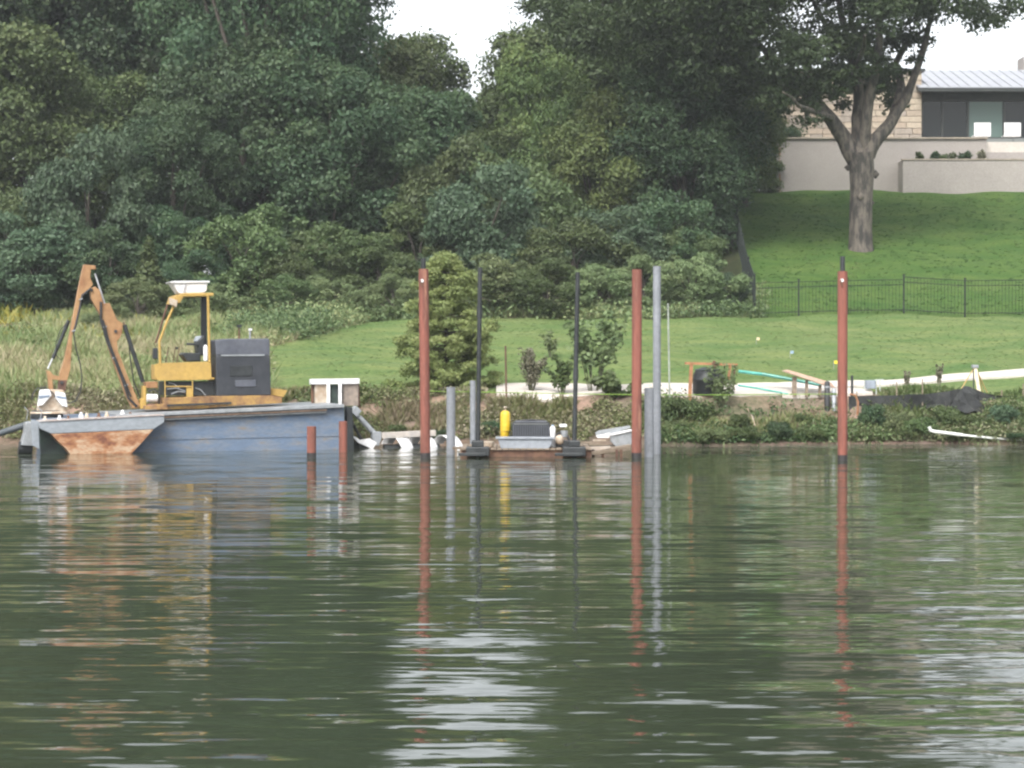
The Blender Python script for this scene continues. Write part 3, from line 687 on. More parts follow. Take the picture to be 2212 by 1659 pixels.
#@@HOUSE
# ------------------------------------------------------------------ house, terrace and hill fences
c7 = lambda x, y: (1519 + x * .4115, 51.2 + y * .4115)
STUC = paint('beige_stucco', (.40, .365, .335), (.345, .315, .29), .8, .35, .7, .9, 0, .2, 30)
STONE = [paint('limestone_' + w, c, tuple(a * .8 for a in c), 4, .4, .65, .9, 0, .4, 20) for w, c in (('tan', (.40, .33, .255)), ('grey', (.34, .295, .245)), ('cream', (.46, .39, .30)))]
METR = paint('standing_seam_metal', (.37, .385, .41), (.34, .35, .38), 1, .4, .6, .45, .0, 0, 10)
DKM = paint('dark_bronze', (.035, .04, .04), (.05, .055, .05), 4, .4, .6, .5, .3, .05)
GLASS = None
def glassmat(name, col, rough=.05):
    m, n, l, b = newmat(name); b.inputs['Base Color'].default_value = (*col, 1); b.inputs['Roughness'].default_value = rough; b.inputs['IOR'].default_value = 1.5
    b.inputs['Specular IOR Level'].default_value = .25; return m
GLASS = glassmat('dark_glass', (.012, .016, .017)); GLTEAL = glassmat('curtained_glass', (.10, .15, .135), .15)
GLRAIL = glassmat('smoked_rail_glass', (.16, .17, .165), .1)
WHITE = paint('white_paint', (.80, .80, .80), (.72, .72, .72), 3, .4, .7, .5, 0, .05)
CUR = paint('curtain_cloth', (.10, .14, .125), (.07, .10, .09), 3, .4, .7, .9, 0, .1)

def terrace():
    Yw = 100.0; a = P(*c7(400, 910), Yw); t = thing('terrace_wall', Vector((a.x, Yw, a.z)), 'long pale stucco terrace wall behind the shade tree', 'wall')
    zt = P(*c7(700, 605), Yw).z; x0 = P(*c7(388, 0), Yw).x; x1 = P(*c7(1490, 0), Yw).x; zb = 8.8
    MB().box(((x0 + x1) / 2, Yw + .15, (zb + zt) / 2), (x1 - x0, .3, zt - zb)).build('wall', STUC, t)
    MB().box(((x0 + x1) / 2, Yw + .12, zt + .035), (x1 - x0 + .08, .46, .07)).build('coping', paint('tan_coping', (.42, .36, .29), rough=.9), t)
    MB().box((x0 + .14, Yw - .02, (zb + zt) / 2), (.07, .05, zt - zb)).build('edge_strip', paint('rusty_strip', (.30, .17, .09), (.40, .34, .3), 3), t)
    xe = 30.0
    MB().box(((x0 + xe) / 2, Yw + 4.4, zt - .35), (xe - x0, 8.0, .5)).build('terrace_floor', CONC, t)
    MB().box(((x1 + xe) / 2, Yw + .35, zb / 2 + zt / 2 - .3), (xe - x1, .3, zt - zb - .6)).build('wall', STUC, t)
    # lower planter in front
    Yp = 98.8; xp = P(*c7(1050, 0), Yp).x; zp = P(*c7(1300, 716), Yp).z
    MB().box(((xp + xe) / 2, Yp + .12, (zp + 8.6) / 2), (xe - xp, .24, zp - 8.6)).build('planter_wall', STUC, t)
    MB().box((xp + .12, (Yp + .24 + Yw) / 2, (zp + 8.6) / 2), (.24, Yw - Yp - .24 - .004, zp - 8.6 - .004)).build('planter_end', STUC, t)
    MB().box(((xp + xe) / 2, Yp + .12, zp + .03), (xe - xp + .1, .32, .06)).build('coping', bpy.data.materials['tan_coping'], t)
    MB().box(((xp + xe) / 2 + .1, Yp + .62, zp - .12), (xe - xp - .2, .76, .1)).build('planter_soil', paint('soil', (.05, .04, .03), rough=1), t)
    g = (xp + xe) / 2
    gr = thing('glass_railing', Vector((x1, Yw, zt - .1)), 'smoked glass railing panels at the end of the terrace wall', 'railing')
    zt2 = zt + .02; w = 1.35; x = x1 + .01
    while x < 27:
        MB().box((x + w / 2, Yw + .5, (zt - .9 + zt2) / 2 + .05), (w - .03, .02, zt2 - zt + 1.0)).build('glass_pane', GLRAIL, gr); x += w
    MB().box(((x1 + x) / 2, Yw + .5, zt2 + .09), (x - x1, .05, .04)).build('top_rail', DKM, gr)
    for i, (px, w_, m_, lab) in enumerate(((1135, 42, 'mid', 'first small green plant in the terrace planter from the trunk'), (1210, 60, 'dark', 'dark low plant, second in the terrace planter'), (1285, 70, 'mid', 'widest green plant in the terrace planter'), (1375, 60, 'dark', 'dark round plant, fourth in the terrace planter'), (1455, 46, 'grey', 'brownish small plant nearest the glass railing'))):
        p = P(*c7(px, 716), Yp + .6); p.z = zp - .08; pl = thing('planter_plant', p, lab, 'plant', 'plants in the terrace planter')
        r_ = w_ * .4115 * mpp(Yp) / 2
        pf = make_puffs(r_, r_ * .5, .2, .22, 8, .14, i + 5, low=-.6); me = puffs_crown('leaves', pf, 700, .11, i, LEAF[m_]); c = bpy.data.objects.new('leaves', me); COL.objects.link(c); c.parent = pl
    # white chairs
    cz = zt - .1
    for i, (px, lab) in enumerate(((1460, 'white square-backed patio chair left of the other on the terrace'), (1617, 'white square-backed patio chair beside the glass door, right one'))):
        p = P(*c7(px, 600), Yw + 1.6); p.z = cz; ch = thing('patio_chair', p, lab, 'chair', 'white patio chairs on the terrace')
        MB().box(p + Vector((0, -.25, .68)), (.80, .07, .66)).build('backrest', WHITE, ch, .02)
        MB().box(p + Vector((0, .1, .38)), (.76, .62, .12)).build('seat', WHITE, ch, .02)
        for sx in (-1, 1):
            for sy in (-.2, .36): MB().beam(p + Vector((sx * .34, sy, 0)), p + Vector((sx * .34, sy, .33)), .05, .05).build('leg', WHITE, ch)
    return zt
ZT = terrace()
def house():
    Yf = 103.5; x0 = P(*c7(385, 0), Yf).x; x1 = P(*c7(1148, 0), Yf).x; zf = ZT - .12; z1 = P(*c7(0, 335), Yf).z + .15; xe = 31.0
    t = thing('house', Vector((x0, Yf, zf)), 'modern limestone and glass house with metal roof on the hill', 'house')
    D = 9.0; zl = P(*c7(0, 250), Yf).z   # stone volume top
    MB().box(((x0 + x1) / 2, Yf + D / 2 + .1, (zl + zf) / 2 - .5), (x1 - x0 - .02, D, zl - zf + .9)).build('wall', paint('mortar', (.30, .27, .235), rough=1), t)
    rng = random.Random(3); ch = .29; row = 0; z = zf - .45; cache = {}
    while z < zl - .05:
        x = x0; first = True
        while x < x1 - .01:
            w = rng.choice((.45, .6, .75, .9)); w = min(w, x1 - x)
            if x1 - (x + w) < .2: w = x1 - x
            key = (round(w, 2), rng.randrange(3))
            zz = z + ch / 2; ctr = Vector((x + w / 2, Yf + .05 - rng.uniform(0, .02), zz))
            if key not in cache:
                o = MB().box(ctr, (w - .025, .14, ch - .025)).build('stone', STONE[key[1]], t)
                o.data.transform(__import__('mathutils').Matrix.Translation(-(ctr - wloc(t)))); o.location = ctr - wloc(t); cache[key] = o
            else:
                o = cache[key].copy(); COL.objects.link(o); o.location = ctr - wloc(t)
            x += w
        z += ch; row += 1
    MB().box(((x0 + x1) / 2, Yf + D / 2, zl + .06), (x1 - x0 + .3, D + .3, .12)).build('parapet', DKM, t)
    # glazed wing
    Yg = Yf + 1.0; zh = P(*c7(0, 400), Yg).z
    xs = [x1 + .02]; 
    marks = [1148, 1255, 1390, 1580, 1720, 1860, 2000]
    X = [P(*c7(q, 0), Yg).x for q in marks]
    for i in range(len(X) - 1):
        fr = MB()
        for xx in (X[i] + .03, X[i + 1] - .03): fr.box((xx, Yg, (zf + zh) / 2), (.06, .09, zh - zf))
        fr.box(((X[i] + X[i + 1]) / 2, Yg, zf + .05), (X[i + 1] - X[i] - .12, .09, .1)); fr.box(((X[i] + X[i + 1]) / 2, Yg, zh - .04), (X[i + 1] - X[i] - .12, .09, .08))
        w_ = fr.build('window', DKM, t)
        MB().box(((X[i] + X[i + 1]) / 2, Yg + .02, (zf + zh) / 2), (X[i + 1] - X[i] - .12, .02, zh - zf - .18)).build('pane', GLTEAL if i == 2 else GLASS, w_)
    MB().box(((X[0] + xe) / 2, Yg + .05, (zh + z1) / 2), (xe - X[0], .2, z1 - zh)).build('header_beam', DKM, t)
    MB().box(((X[-1] + xe) / 2, Yg + .1, (zf + zh) / 2), (xe - X[-1], .2, zh - zf)).build('wall', STUC, t)
    MB().box(((x1 + xe) / 2, Yf + D + .1, (zf + z1) / 2), (xe - x1, .2, z1 - zf)).build('wall', STUC, t)
    # sloping metal roof
    a = P(*c7(1130, 335), Yf - .6); b_ = P(*c7(1160, 245), Yf + 4.5); xr = xe + .5
    MB().box8([Vector((a.x, a.y, a.z - .18)), Vector((xr, a.y, a.z - .18)), Vector((xr, b_.y, b_.z - .18)), Vector((a.x, b_.y, b_.z - .18)),
               Vector((a.x, a.y, a.z - .02)), Vector((xr, a.y, a.z - .02)), Vector((xr, b_.y, b_.z - .02)), Vector((a.x, b_.y, b_.z - .02))]).build('roof', DKM, t)
    pw = .5; x = a.x; base = None
    while x < xr - .1:
        o = MB().box8([Vector((x + q[0], q[1], q[2])) for q in ((0, a.y - .04, a.z - .016), (pw - .008, a.y - .04, a.z - .016), (pw - .008, b_.y, b_.z - .016), (0, b_.y, b_.z - .016), (0, a.y - .04, a.z + .02), (pw - .008, a.y - .04, a.z + .02), (pw - .008, b_.y, b_.z + .02), (0, b_.y, b_.z + .02))]
                ).beam((x + .02, a.y - .04, a.z + .04), (x + .02, b_.y, b_.z + .04), .018, .03).build('roof_panel', METR, t) if base is None else None
        if base is None: base = o; bx = x
        else: o = base.copy(); COL.objects.link(o); o.location = (x - bx, 0, 0)
        x += pw
    MB().box8([Vector(q) for q in ((a.x, b_.y, b_.z), (xr, b_.y, b_.z), (xr, b_.y + 5, a.z - .1), (a.x, b_.y + 5, a.z - .1), (a.x, b_.y, b_.z + .02), (xr, b_.y, b_.z + .02), (xr, b_.y + 5, a.z), (a.x, b_.y + 5, a.z))]).build('roof_back_slope', METR, t)
    p = P(*c7(1665, 180), Yf + 5.5)
    MB().box((p.x + 1.0, p.y, p.z - 1.3), (2.0, 1.4, 2.6)).build('chimney', STUC, t, .03)
house()

FEN = paint('black_green_metal', (.008, .015, .012), (.014, .022, .018), 6, .4, .6, .85, 0, .05)
def picket_fence(pts, top_v, name, label, post_us, h=1.2, step=.11, double=False):
    "pts: ground polyline in metres"
    t = thing(name, pts[0], label, 'fence')
    pk = MB(); L = 0
    for i in range(len(pts) - 1):
        a, b_ = Vector(pts[i]), Vector(pts[i + 1]); d = (b_ - a); n = max(1, int(d.length / step))
        for k in range(n):
            q = a.lerp(b_, k / n); z = zgf(q.x, q.y); pk.beam((q.x, q.y, z + .06), (q.x, q.y, z + h - .02), .011, .011)
        for hh in (h, h - .17, .13):
            m_ = max(1, int(d.length / 2.4)); mb = MB()
            for k in range(m_):
                q0, q1 = a.lerp(b_, k / m_), a.lerp(b_, (k + 1) / m_); mb.beam((q0.x, q0.y, zgf(q0.x, q0.y) + hh), (q1.x, q1.y, zgf(q1.x, q1.y) + hh), .024, .024)
            mb.build('rail', FEN, t)
    o = pk.build('pickets', FEN, t); o['kind'] = 'stuff'
    for q in post_us:
        z = zgf(q.x, q.y); MB().beam((q.x, q.y, z - .1), (q.x, q.y, z + h + .06), .05, .05).box((q.x, q.y, z + h + .08), (.085, .085, .03)).build('post', FEN, t)
fp = [G(u, v, 60) for u, v in ((1630, 683), (1761, 684), (2028, 683))]
fp2 = [G(u, v, 60) for u, v in ((2028, 683), (2084, 677), (2240, 676), (2400, 676))]
def flat(ps): return [Vector((p.x, 71.0 + i * .01, zgf(p.x, 71.0))) for i, p in enumerate(ps)]
fa = [Vector((UX(u, 71), 71.0, 0)) for u in (1632, 1725, 1830, 1950)]; fb = [Vector((UX(u, 71), 71.0, 0)) for u in (1952, 2084, 2230, 2380)]
for p in fa + fb: p.z = zgf(p.x, p.y)
picket_fence(fa, 0, 'picket_fence', 'dark metal picket fence along the foot of the hill, lower run by the corner', fa[1:3], 1.13)
picket_fence(fb, 0, 'picket_fence', 'dark metal picket fence along the foot of the hill, slightly taller run under the house', fb[:3], 1.22)
side = [Vector((UX(1630, 71), 71.0, 0))] + [Vector((UX(u, Y), Y, 0)) for u, Y in ((1617, 75), (1604, 80), (1592, 86), (1583, 92), (1577, 97))]
for p in side: p.z = zgf(p.x, p.y)
picket_fence(side, 0, 'picket_fence', 'tall dark fence climbing the hill along the bushes, seen nearly end on', side, 1.35, .10)
#@@WORKS
# ------------------------------------------------------------------ barge with excavator
TH = R(18); A_ = Vector((math.cos(TH), math.sin(TH), 0)); N_ = Vector((-math.sin(TH), math.cos(TH), 0))
O_ = P(75, 980, 40.0); O_.z = 0
def PP(u, v, off=0.0):
    d = ray(u, v); c = Vector((0, 0, CH)); o = O_ + N_ * off; t = (o - c).dot(N_) / d.dot(N_); return c + d * t
class Cr:  # crop helpers -> photo pixel
    a = staticmethod(lambda x, y: (x * .2777, 546.2 + y * .2777))
    b = staticmethod(lambda x, y: (290.2 + x * .2572, 580.3 + y * .2572))
    e = staticmethod(lambda x, y: (733.9 + x * .11574, 836.3 + y * .11574))
    s = staticmethod(lambda x, y: (x * .1736, 768.1 + y * .1736))
    p = staticmethod(lambda x, y: (938.7 + x * .2315, 768.0 + y * .2315))
    r = staticmethod(lambda x, y: (1399.6 + x * .2315, 699.8 + y * .2315))
    q = staticmethod(lambda x, y: (1792.2 + x * .1955, 699.8 + y * .1955))
BLUE = paint('faded_blue_paint', (.12, .17, .25), (.165, .195, .24), 2.2, .42, .6, .7, 0, .12, 20, (1, 1, 3), c3=(.22, .18, .14))
BLUED = paint('darker_blue_paint', (.085, .13, .20), (.11, .14, .19), 3, .42, .62, .5, 0, .1, 20, (1, 1, 3))
GREYP = paint('light_grey_paint', (.28, .31, .34), (.235, .26, .285), 3, .4, .62, .6, 0, .12, 22, (1, 1, 2), c3=(.28, .25, .22))
RUSTP = paint('rusted_hull_plate', (.50, .37, .25), (.34, .155, .07), 3.2, .36, .52, .85, 0, .4, 25, (1, 1, 2.2), c3=(.16, .06, .035))
DGRN = paint('dark_green_hull', (.045, .075, .06), (.03, .04, .04), 4, .4, .6, .7, 0, .2)
YEL = paint('machine_yellow', (.47, .305, .075), (.40, .26, .07), 2.5, .45, .68, .65, 0, .06, 30, c3=(.30, .17, .06))
ORG = paint('faded_machine_orange', (.38, .215, .095), (.30, .155, .065), 3, .42, .6, .6, 0, .15, 25, c3=(.24, .10, .04))
BLK = paint('black_steel', (.020, .024, .026), (.035, .04, .042), 6, .4, .6, .5, .2, .1)
HOSE = paint('black_rubber', (.018, .02, .022), (.03, .03, .032), 6, rough=.6)
CHR = paint('bright_rod', (.62, .64, .66), (.5, .5, .52), 6, rough=.3, metal=.4, bump=0)
ENG = paint('dark_engine_cover', (.024, .028, .036), (.036, .04, .048), 3, .42, .62, .45, 0, .12, 18)
ENGT = paint('lighter_engine_lid', (.075, .082, .105), (.10, .108, .13), 3, .42, .62, .45, 0, .12, 18)  # paler tone than the engine cover, for lid, ribs and small panels
CREAM = paint('cream_casting', (.56, .49, .40), (.40, .30, .21), 5, .42, .6, .8, 0, .3, 20)
WHT = paint('dirty_white_plastic', (.80, .80, .80), (.62, .62, .63), 4, .45, .7, .5, 0, .05)
GALV = paint('galvanised_steel', (.36, .38, .40), (.28, .30, .31), 5, .4, .62, .5, .3, .12)
TIMB = paint('weathered_timber', (.30, .24, .18), (.20, .155, .11), 6, .4, .62, .9, 0, .3, 30, (.3, 1, 3))
RUST = paint('rusty_steel', (.16, .085, .05), (.10, .05, .035), 6, .4, .6, .85, 0, .3)
ADV = N_  # depth direction of the barge

def barge():
    t = thing('work_barge', O_, 'long blue steel work barge with a grey rust-bottomed end, carrying an excavator', 'barge')
    def hp(u, v, off=0): return PP(u, v, off)
    # main hull: outline on the near face, extruded in depth
    poly = [hp(92, 906), hp(745, 879), hp(748, 985), hp(110, 985)]
    mb = MB(); W = 2.5; mb.prism([p + N_ * (W / 2 + .06) for p in poly], N_ * W); hull = mb.build('hull', BLUE, t, .015)
    # faint weld seam / rubbing strakes on the near face
    MB().beam(hp(330, 950, .05), hp(742, 941, .05), .006, .012).build('weld_seam', BLUE, t)
    # bow rake panel behind grey pontoon
    MB().prism([p + N_ * .0 for p in (hp(84, 920), hp(160, 928), hp(172, 985), hp(88, 985))], N_ * .12).build('bow_panel', DGRN, t)
    # deck edge: pale strip, brown timber
    MB().prism([p + N_ * (W / 2) for p in (hp(250, 895), hp(742, 873), hp(742, 880), hp(250, 902))], N_ * (W + .12)).build('deck', GALV, t, .006)
    MB().beam(hp(352, 901.5, -.02), hp(705, 885.5, -.02), .08, .035).build('rubbing_timber', paint('brown_timber', (.17, .12, .09), (.10, .07, .05), 8, rough=.9), t)
    MB().beam(hp(352, 906, .0), hp(705, 890, .0), .05, .028).build('edge_rail', GALV, t)
    # grey sponson with rusted lower plate
    S = Cr.s; f = -.42
    MB().prism([hp(*S(x, y), f + .2) for x, y in ((460, 822), (2020, 742), (2020, 825), (1888, 912), (620, 968), (480, 905))], N_ * .5).build('sponson', GREYP, t, .012)
    MB().prism([hp(*S(x, y), f + .2) for x, y in ((622, 970), (1886, 914), (1760, 1060), (1640, 1190), (1600, 1230), (860, 1230), (800, 1150), (700, 1060))], N_ * .49).build('sponson_bottom', RUSTP, t, .01)
    MB().prism([hp(*S(x, y), f + .2) for x, y in ((470, 806), (2018, 728), (2018, 740), (470, 820))], N_ * .54).build('sponson_rim', paint('pale_rim', (.5, .47, .46), (.36, .28, .24), 8), t)
    # end post and bracket
    MB().prism([hp(*S(x, y), f + .1) for x, y in ((385, 800), (478, 812), (488, 1165), (400, 1120))], N_ * .12).build('end_post', GREYP, t, .01)
    MB().prism([hp(*S(x, y), .3) for x, y in ((310, 830), (392, 820), (400, 1120), (250, 1110), (300, 960))], N_ * .5).build('end_bracket', GALV, t, .01)
    MB().tube([hp(*S(230, 1150), .3), hp(*S(400, 1165), .3)], .13, 12).build('end_float', BLK, t)
    # deck fittings
    for x, y, m_ in ((1010, 742, WHT), (1080, 752, CREAM), (1230, 752, RUST), (1330, 735, CREAM), (1525, 715, WHT), (1620, 742, RUST), (740, 780, WHT), (560, 790, CREAM), (850, 782, RUST)):
        p = hp(*S(x, y), .0); MB().lathe(p - Vector((0, 0, .05)), [(.045, 0), (.045, .05), (.02, .07), (.03, .10), (.0, .11)], 10).build('deck_bollard', m_, t)
    for x in (330, 500):
        p = hp(*S(x, 800), .1); MB().tube([p, p + Vector((.03, 0, .17)), p + Vector((-.04, 0, .24))], .008, 5).build('cleat_rod', GALV, t)
    # right end: hinged ladder carrying the cutter
    e = Cr.e
    MB().prism([hp(747, 878, .2), hp(758, 880, .2), hp(762, 975, .2), hp(747, 975, .2)], N_ * .25).build('end_plate', BLK, t, .01)
barge()
def ladder():
    e = Cr.e; f = .7
    t = thing('cutter_ladder', PP(790, 960, f), 'grey steel arm with white auger blades at the water behind the red pile', 'dredge cutter')
    q = lambda x, y, o=f: PP(*e(x, y), o)
    MB().tube([q(180, 400), q(350, 560)], .05, 10).tube([q(360, 560), q(640, 860)], .055, 10).build('ladder_arm', GALV, t)
    MB().box(q(290, 450), (.16, .2, .16), TH, .7).build('arm_joint', GALV, t, .01)
    MB().prism([q(600, 830), q(760, 830), q(760, 960), q(720, 1090), q(650, 1090), q(590, 950)], N_ * .16).build('bracket', GALV, t, .01)
    MB().beam(q(770, 905), q(1780, 855), .14, .12).build('cutter_bar', paint('pale_bar', (.5, .45, .40), (.40, .38, .36), 5), t, .01)
    MB().beam(q(1140, 940), q(1140, 1040), .07, .09).build('bar_hanger', GALV, t)
    # auger drum and flights
    a, b_ = q(820, 1150, f + .1), q(1850, 1130, f + .1); MB().tube([a, b_], .09, 14).build('auger_drum', BLK, t)
    ax = (b_ - a).normalized(); up = Vector((0, 0, 1)); bk = ax.cross(up)
    for x in (960, 1420, 1900):
        mb = MB(); c0 = q(x, 1125, f + .1); vs = []; n = 12; rr = .25
        for i in range(n + 1):
            an = -1.9 + 2.9 * i / n; adv = (i / n) * .30
            for w in (0, .25):
                for r_ in (rr, rr - .012):
                    p = c0 + ax * (adv - .15 + w) + up * math.cos(an + .6) * r_ + bk * math.sin(an + .6) * r_ ; vs.append(p)
        fs = []
        for i in range(n):
            o = i * 4; s_ = o + 4
            fs += [(o, o + 2, s_ + 2, s_), (o + 1, s_ + 1, s_ + 3, o + 3), (o, s_, s_ + 1, o + 1), (o + 2, o + 3, s_ + 3, s_ + 2)]
        mb.add(vs, fs, True)
        mb.build('auger_flight', WHT, t)
    MB().prism([q(220, 905, f - .2), q(300, 930, f - .2), q(370, 985, f - .2), q(560, 955, f - .2), q(690, 1040, f - .2), q(605, 1155, f - .2), q(330, 1030, f - .2)], N_ * .05).build('shield', WHT, t)
    MB().prism([q(270, 1010, f + .1), q(600, 1165, f + .1), q(600, 1230, f + .1), q(330, 1150, f + .1)], N_ * .5).build('cutter_trough', BLK, t)
    MB().tube([q(140, 420, f + .1), q(250, 700, f + .3), q(420, 1000, f + .3)], .03, 8).tube([q(120, 500, f + .2), q(200, 850, f + .2), q(300, 1000, f + .2)], .025, 6).build('hose', HOSE, t)
    # discharge pipe at the other end of the barge
    p0 = PP(-160, 975, .9); p1 = PP(64, 915, .9)
    MB2 = MB().tube([p0, PP(0, 936, .9), p1], .062, 14).build('discharge_pipe', paint('dark_pipe', (.06, .075, .085), (.09, .10, .11), 5), None, 0)
    tag(MB2, 'dark pipe sloping into the water from the left end of the barge', 'pipe')
ladder()
def tank():
    b = Cr.b; f = 1.55; q = lambda x, y, o=f: PP(*b(x, y), o)
    t = thing('winch_stand', q(1690, 1150), 'boxy frame with white top beam and two white uprights on the far barge end', 'frame')
    MB().beam(q(1475, 950), q(1885, 945), .16, .11).build('top_beam', WHT, t, .01)
    for x in (1630, 1728): MB().beam(q(x, 950, f - .08), q(x, 1165, f - .08), .065, .05, (0, 1, 0)).build('upright', WHT, t)
    for x in (1495, 1880): MB().beam(q(x, 965, f + .1), q(x + (6 if x > 1600 else 0), 1160, f + .1), .05, .07, (0, 1, 0)).build('corner_post', RUST, t)
    MB().prism([q(1505, 965, f + .1), q(1620, 965, f + .1), q(1620, 1150, f + .1), q(1508, 1150, f + .1)], N_ * .25).build('side_tank', CREAM, t)
    MB().prism([q(1740, 965, f + .1), q(1870, 965, f + .1), q(1868, 1150, f + .1), q(1740, 1150, f + .1)], N_ * .25).build('side_tank', paint('brown_grey_panel', (.20, .165, .14), (.33, .27, .22), 6), t)
    MB().prism([q(1640, 975, f + .1), q(1718, 975, f + .1), q(1718, 1160, f + .1), q(1640, 1160, f + .1)], N_ * .2).build('winch_box', DGRN, t)
tank()

def excavator():
    c = Cr.a; F = 1.15
    q = lambda x, y, o=F: PP(*c(x, y), o)
    t = thing('excavator', q(1500, 1250), 'yellow and orange excavator with open cab standing on the barge', 'excavator')
    def pr(name, pts, w, m, off=F, bev=.008, par=t): return MB().prism([q(x, y, off) for x, y in pts], N_ * w).build(name, m, par, bev)
    def tb(name, pts, r, m, off=F, n=10, par=t): return MB().tube([q(x, y, off) for x, y in pts], r, n).build(name, m, par)
    # turret base and lower frame
    pr('base_frame', [(1100, 1215), (1480, 1210), (1800, 1185), (2150, 1165), (2150, 1120), (2070, 1105), (1650, 1110), (1240, 1125), (1240, 1170), (1100, 1185)], 1.1, paint('rusty_yellow', (.38, .23, .07), (.25, .14, .06), 5, .4, .55, .8, 0, .2, c3=(.14, .07, .04)), F - .1)
    pr('frame_slot', [(1300, 1195), (1800, 1175), (1800, 1160), (1300, 1180)], .05, BLK, F - .70, 0)
    pr('tail_plate', [(2060, 1100), (2070, 1048), (2200, 1068), (2170, 1120)], .9, YEL, F)
    pr('turntable', [(1250, 1240), (1750, 1225), (1750, 1205), (1250, 1220)], 1.0, BLK, F)
    pr('boom_bracket', [(1085, 1215), (1085, 1140), (1105, 1130), (1108, 1035), (1128, 1035), (1130, 1195)], .3, YEL, F - .15)
    pr('front_box', [(1125, 1050), (1215, 1050), (1215, 1000), (1125, 1005)], .45, ORG, F - .15)
    MB().tube([q(1142, 1128, F - .45), q(1222, 1128, F - .45)], .075, 14).build('filter_canister', WHT, t)
    MB().box(q(1180, 1195, F - .45), (.16, .1, .08), TH).build('valve_block', paint('pink_primer', (.45, .24, .22)), t)
    tb('engine_hose', [(1150, 1080), (1200, 1060), (1240, 1090), (1235, 1180)], .015, HOSE, F - .4)
    # step rails below the cab
    for x in (1283, 1497): tb('step_rail', [(x, 995), (x + 3, 1205)], .012, YEL, F - .62, 8)
    for y in (1040, 1165): tb('step_rung', [(1283, y), (1497, y)], .012, YEL, F - .62, 8)
    pr('step_panel', [(1450, 1040), (1495, 1040), (1495, 1120), (1450, 1120)], .02, YEL, F - .6, 0)
    # machinery dark under the cab
    pr('machinery_bay', [(1255, 1105), (1260, 1000), (1650, 1000), (1650, 1110)], .8, BLK, F - .0)
    for (x0, y0, x1, y1) in ((1300, 1060, 1440, 1075), (1330, 1100, 1440, 1085), (1520, 1050, 1600, 1110), (1310, 1010, 1400, 1060)):
        tb('engine_hose', [(x0, y0), ((x0 + x1) / 2, (y0 + y1) / 2 - 15), (x1, y1)], .012, GALV, F - .43, 6)
    # cab floor panel
    cab = pr('cab_body', [(1203, 870), (1240, 858), (1640, 845), (1645, 985), (1480, 990), (1225, 992), (1203, 960)], .02, YEL, F - .52, .004)
    pr('cab_back_panel', [(1235, 870), (1630, 850), (1630, 985), (1235, 985)], .02, YEL, F + .32, .004)
    pr('cab_floor', [(1215, 990), (1640, 982), (1640, 968), (1215, 976)], .84, YEL, F - .1, .004)
    pr('cab_front_panel', [(1200, 870), (1218, 870), (1218, 985), (1200, 985)], .84, YEL, F - .1, .004)
    # roof
    pr('cab_roof', [(1340, 340), (1400, 318), (1630, 316), (1632, 340), (1400, 345), (1372, 395), (1320, 400)], .9, YEL, F - .1, .01)
    for off in (F - .52, F + .32):
        tb('cab_pillar', [(1368, 380), (1300, 530), (1240, 690), (1246, 870)], .025, YEL, off, 8)
        tb('cab_pillar', [(1618, 330), (1630, 850)], .026, YEL, off, 8)
    pr('rear_pillar', [(1562, 345), (1608, 345), (1608, 800), (1562, 800)], .06, BLK, F + .28)
    tb('front_light_bar', [(1305, 400), (1210, 700)], .02, RUST, F - .2, 8)
    pr('corner_lamp', [(1318, 350), (1378, 372), (1370, 425), (1322, 400)], .16, CREAM, F - .55)
    pr('cab_mirror', [(1190, 740), (1225, 740), (1228, 825), (1185, 825)], .06, BLK, F - .5)
    # seat, console
    seat = pr('seat', [(1400, 790), (1420, 775), (1545, 780), (1545, 845), (1440, 845)], .45, BLK, F - .1, .02)
    pr('seat_back', [(1530, 800), (1520, 690), (1575, 640), (1590, 800)], .42, BLK, F - .1, .02)
    pr('armrest', [(1452, 718), (1452, 700), (1545, 702), (1545, 722)], .08, BLK, F - .3, .01)
    pr('headrest', [(1510, 690), (1525, 650), (1560, 645), (1562, 700)], .25, paint('pale_blue_cloth', (.45, .5, .55)), F - .1, .02)
    MB().tube([q(1601, 838, F - .45), q(1600, 730, F - .45), q(1600, 715, F - .45)], [.045, .045, .02], 12).build('extinguisher', WHT, t)
    for x in (1290, 1345, 1375): tb('lever', [(x, 860), (x + 20, 730)], .008, RUST, F - .2, 6)
    pr('lever_knob', [(1365, 735), (1385, 730), (1385, 750), (1368, 752)], .04, BLK, F - .2)
    # engine housing
    e = pr('engine_housing', [(1645, 795), (2062, 800), (2070, 1105), (1650, 1115)], 1.0, ENG, F - .1, .02)
    pr('engine_lid', [(1648, 795), (1640, 682), (1730, 670), (2052, 668), (2060, 680), (2062, 800)], .96, ENGT, F - .08, .02)
    pr('lid_edge', [(1720, 792), (2058, 788), (2058, 802), (1720, 804)], .02, GALV, F - .61, 0, e)
    pr('access_panel', [(1790, 880), (1960, 875), (1960, 955), (1790, 960)], .02, BLK, F - .61, .005, e)
    pr('access_panel', [(1830, 990), (1990, 988), (1990, 1040), (1830, 1042)], .02, ENGT, F - .61, .005, e)
    tb('exhaust', [(1860, 670), (1860, 575)], .016, RUST, F - .1); pr('exhaust_cap', [(1838, 560), (1880, 560), (1872, 580), (1845, 580)], .08, BLK, F - .1, .005)
    tb('filler_pipe', [(1945, 668), (1945, 600)], .02, GALV, F - .1); pr('filler_cap', [(1932, 588), (1960, 588), (1960, 605), (1932, 605)], .06, WHT, F - .1, .005)
    # boom
    FB = F - .1
    pr('boom', [(695, 282), (735, 262), (772, 295), (800, 395), (848, 392), (905, 520), (950, 550), (945, 620), (925, 668), (905, 685), (912, 760), (1010, 1010), (1085, 1185), (1065, 1212), (1025, 1208), (975, 1110), (880, 850), (815, 650), (785, 500), (705, 360)], .2, ORG, FB)
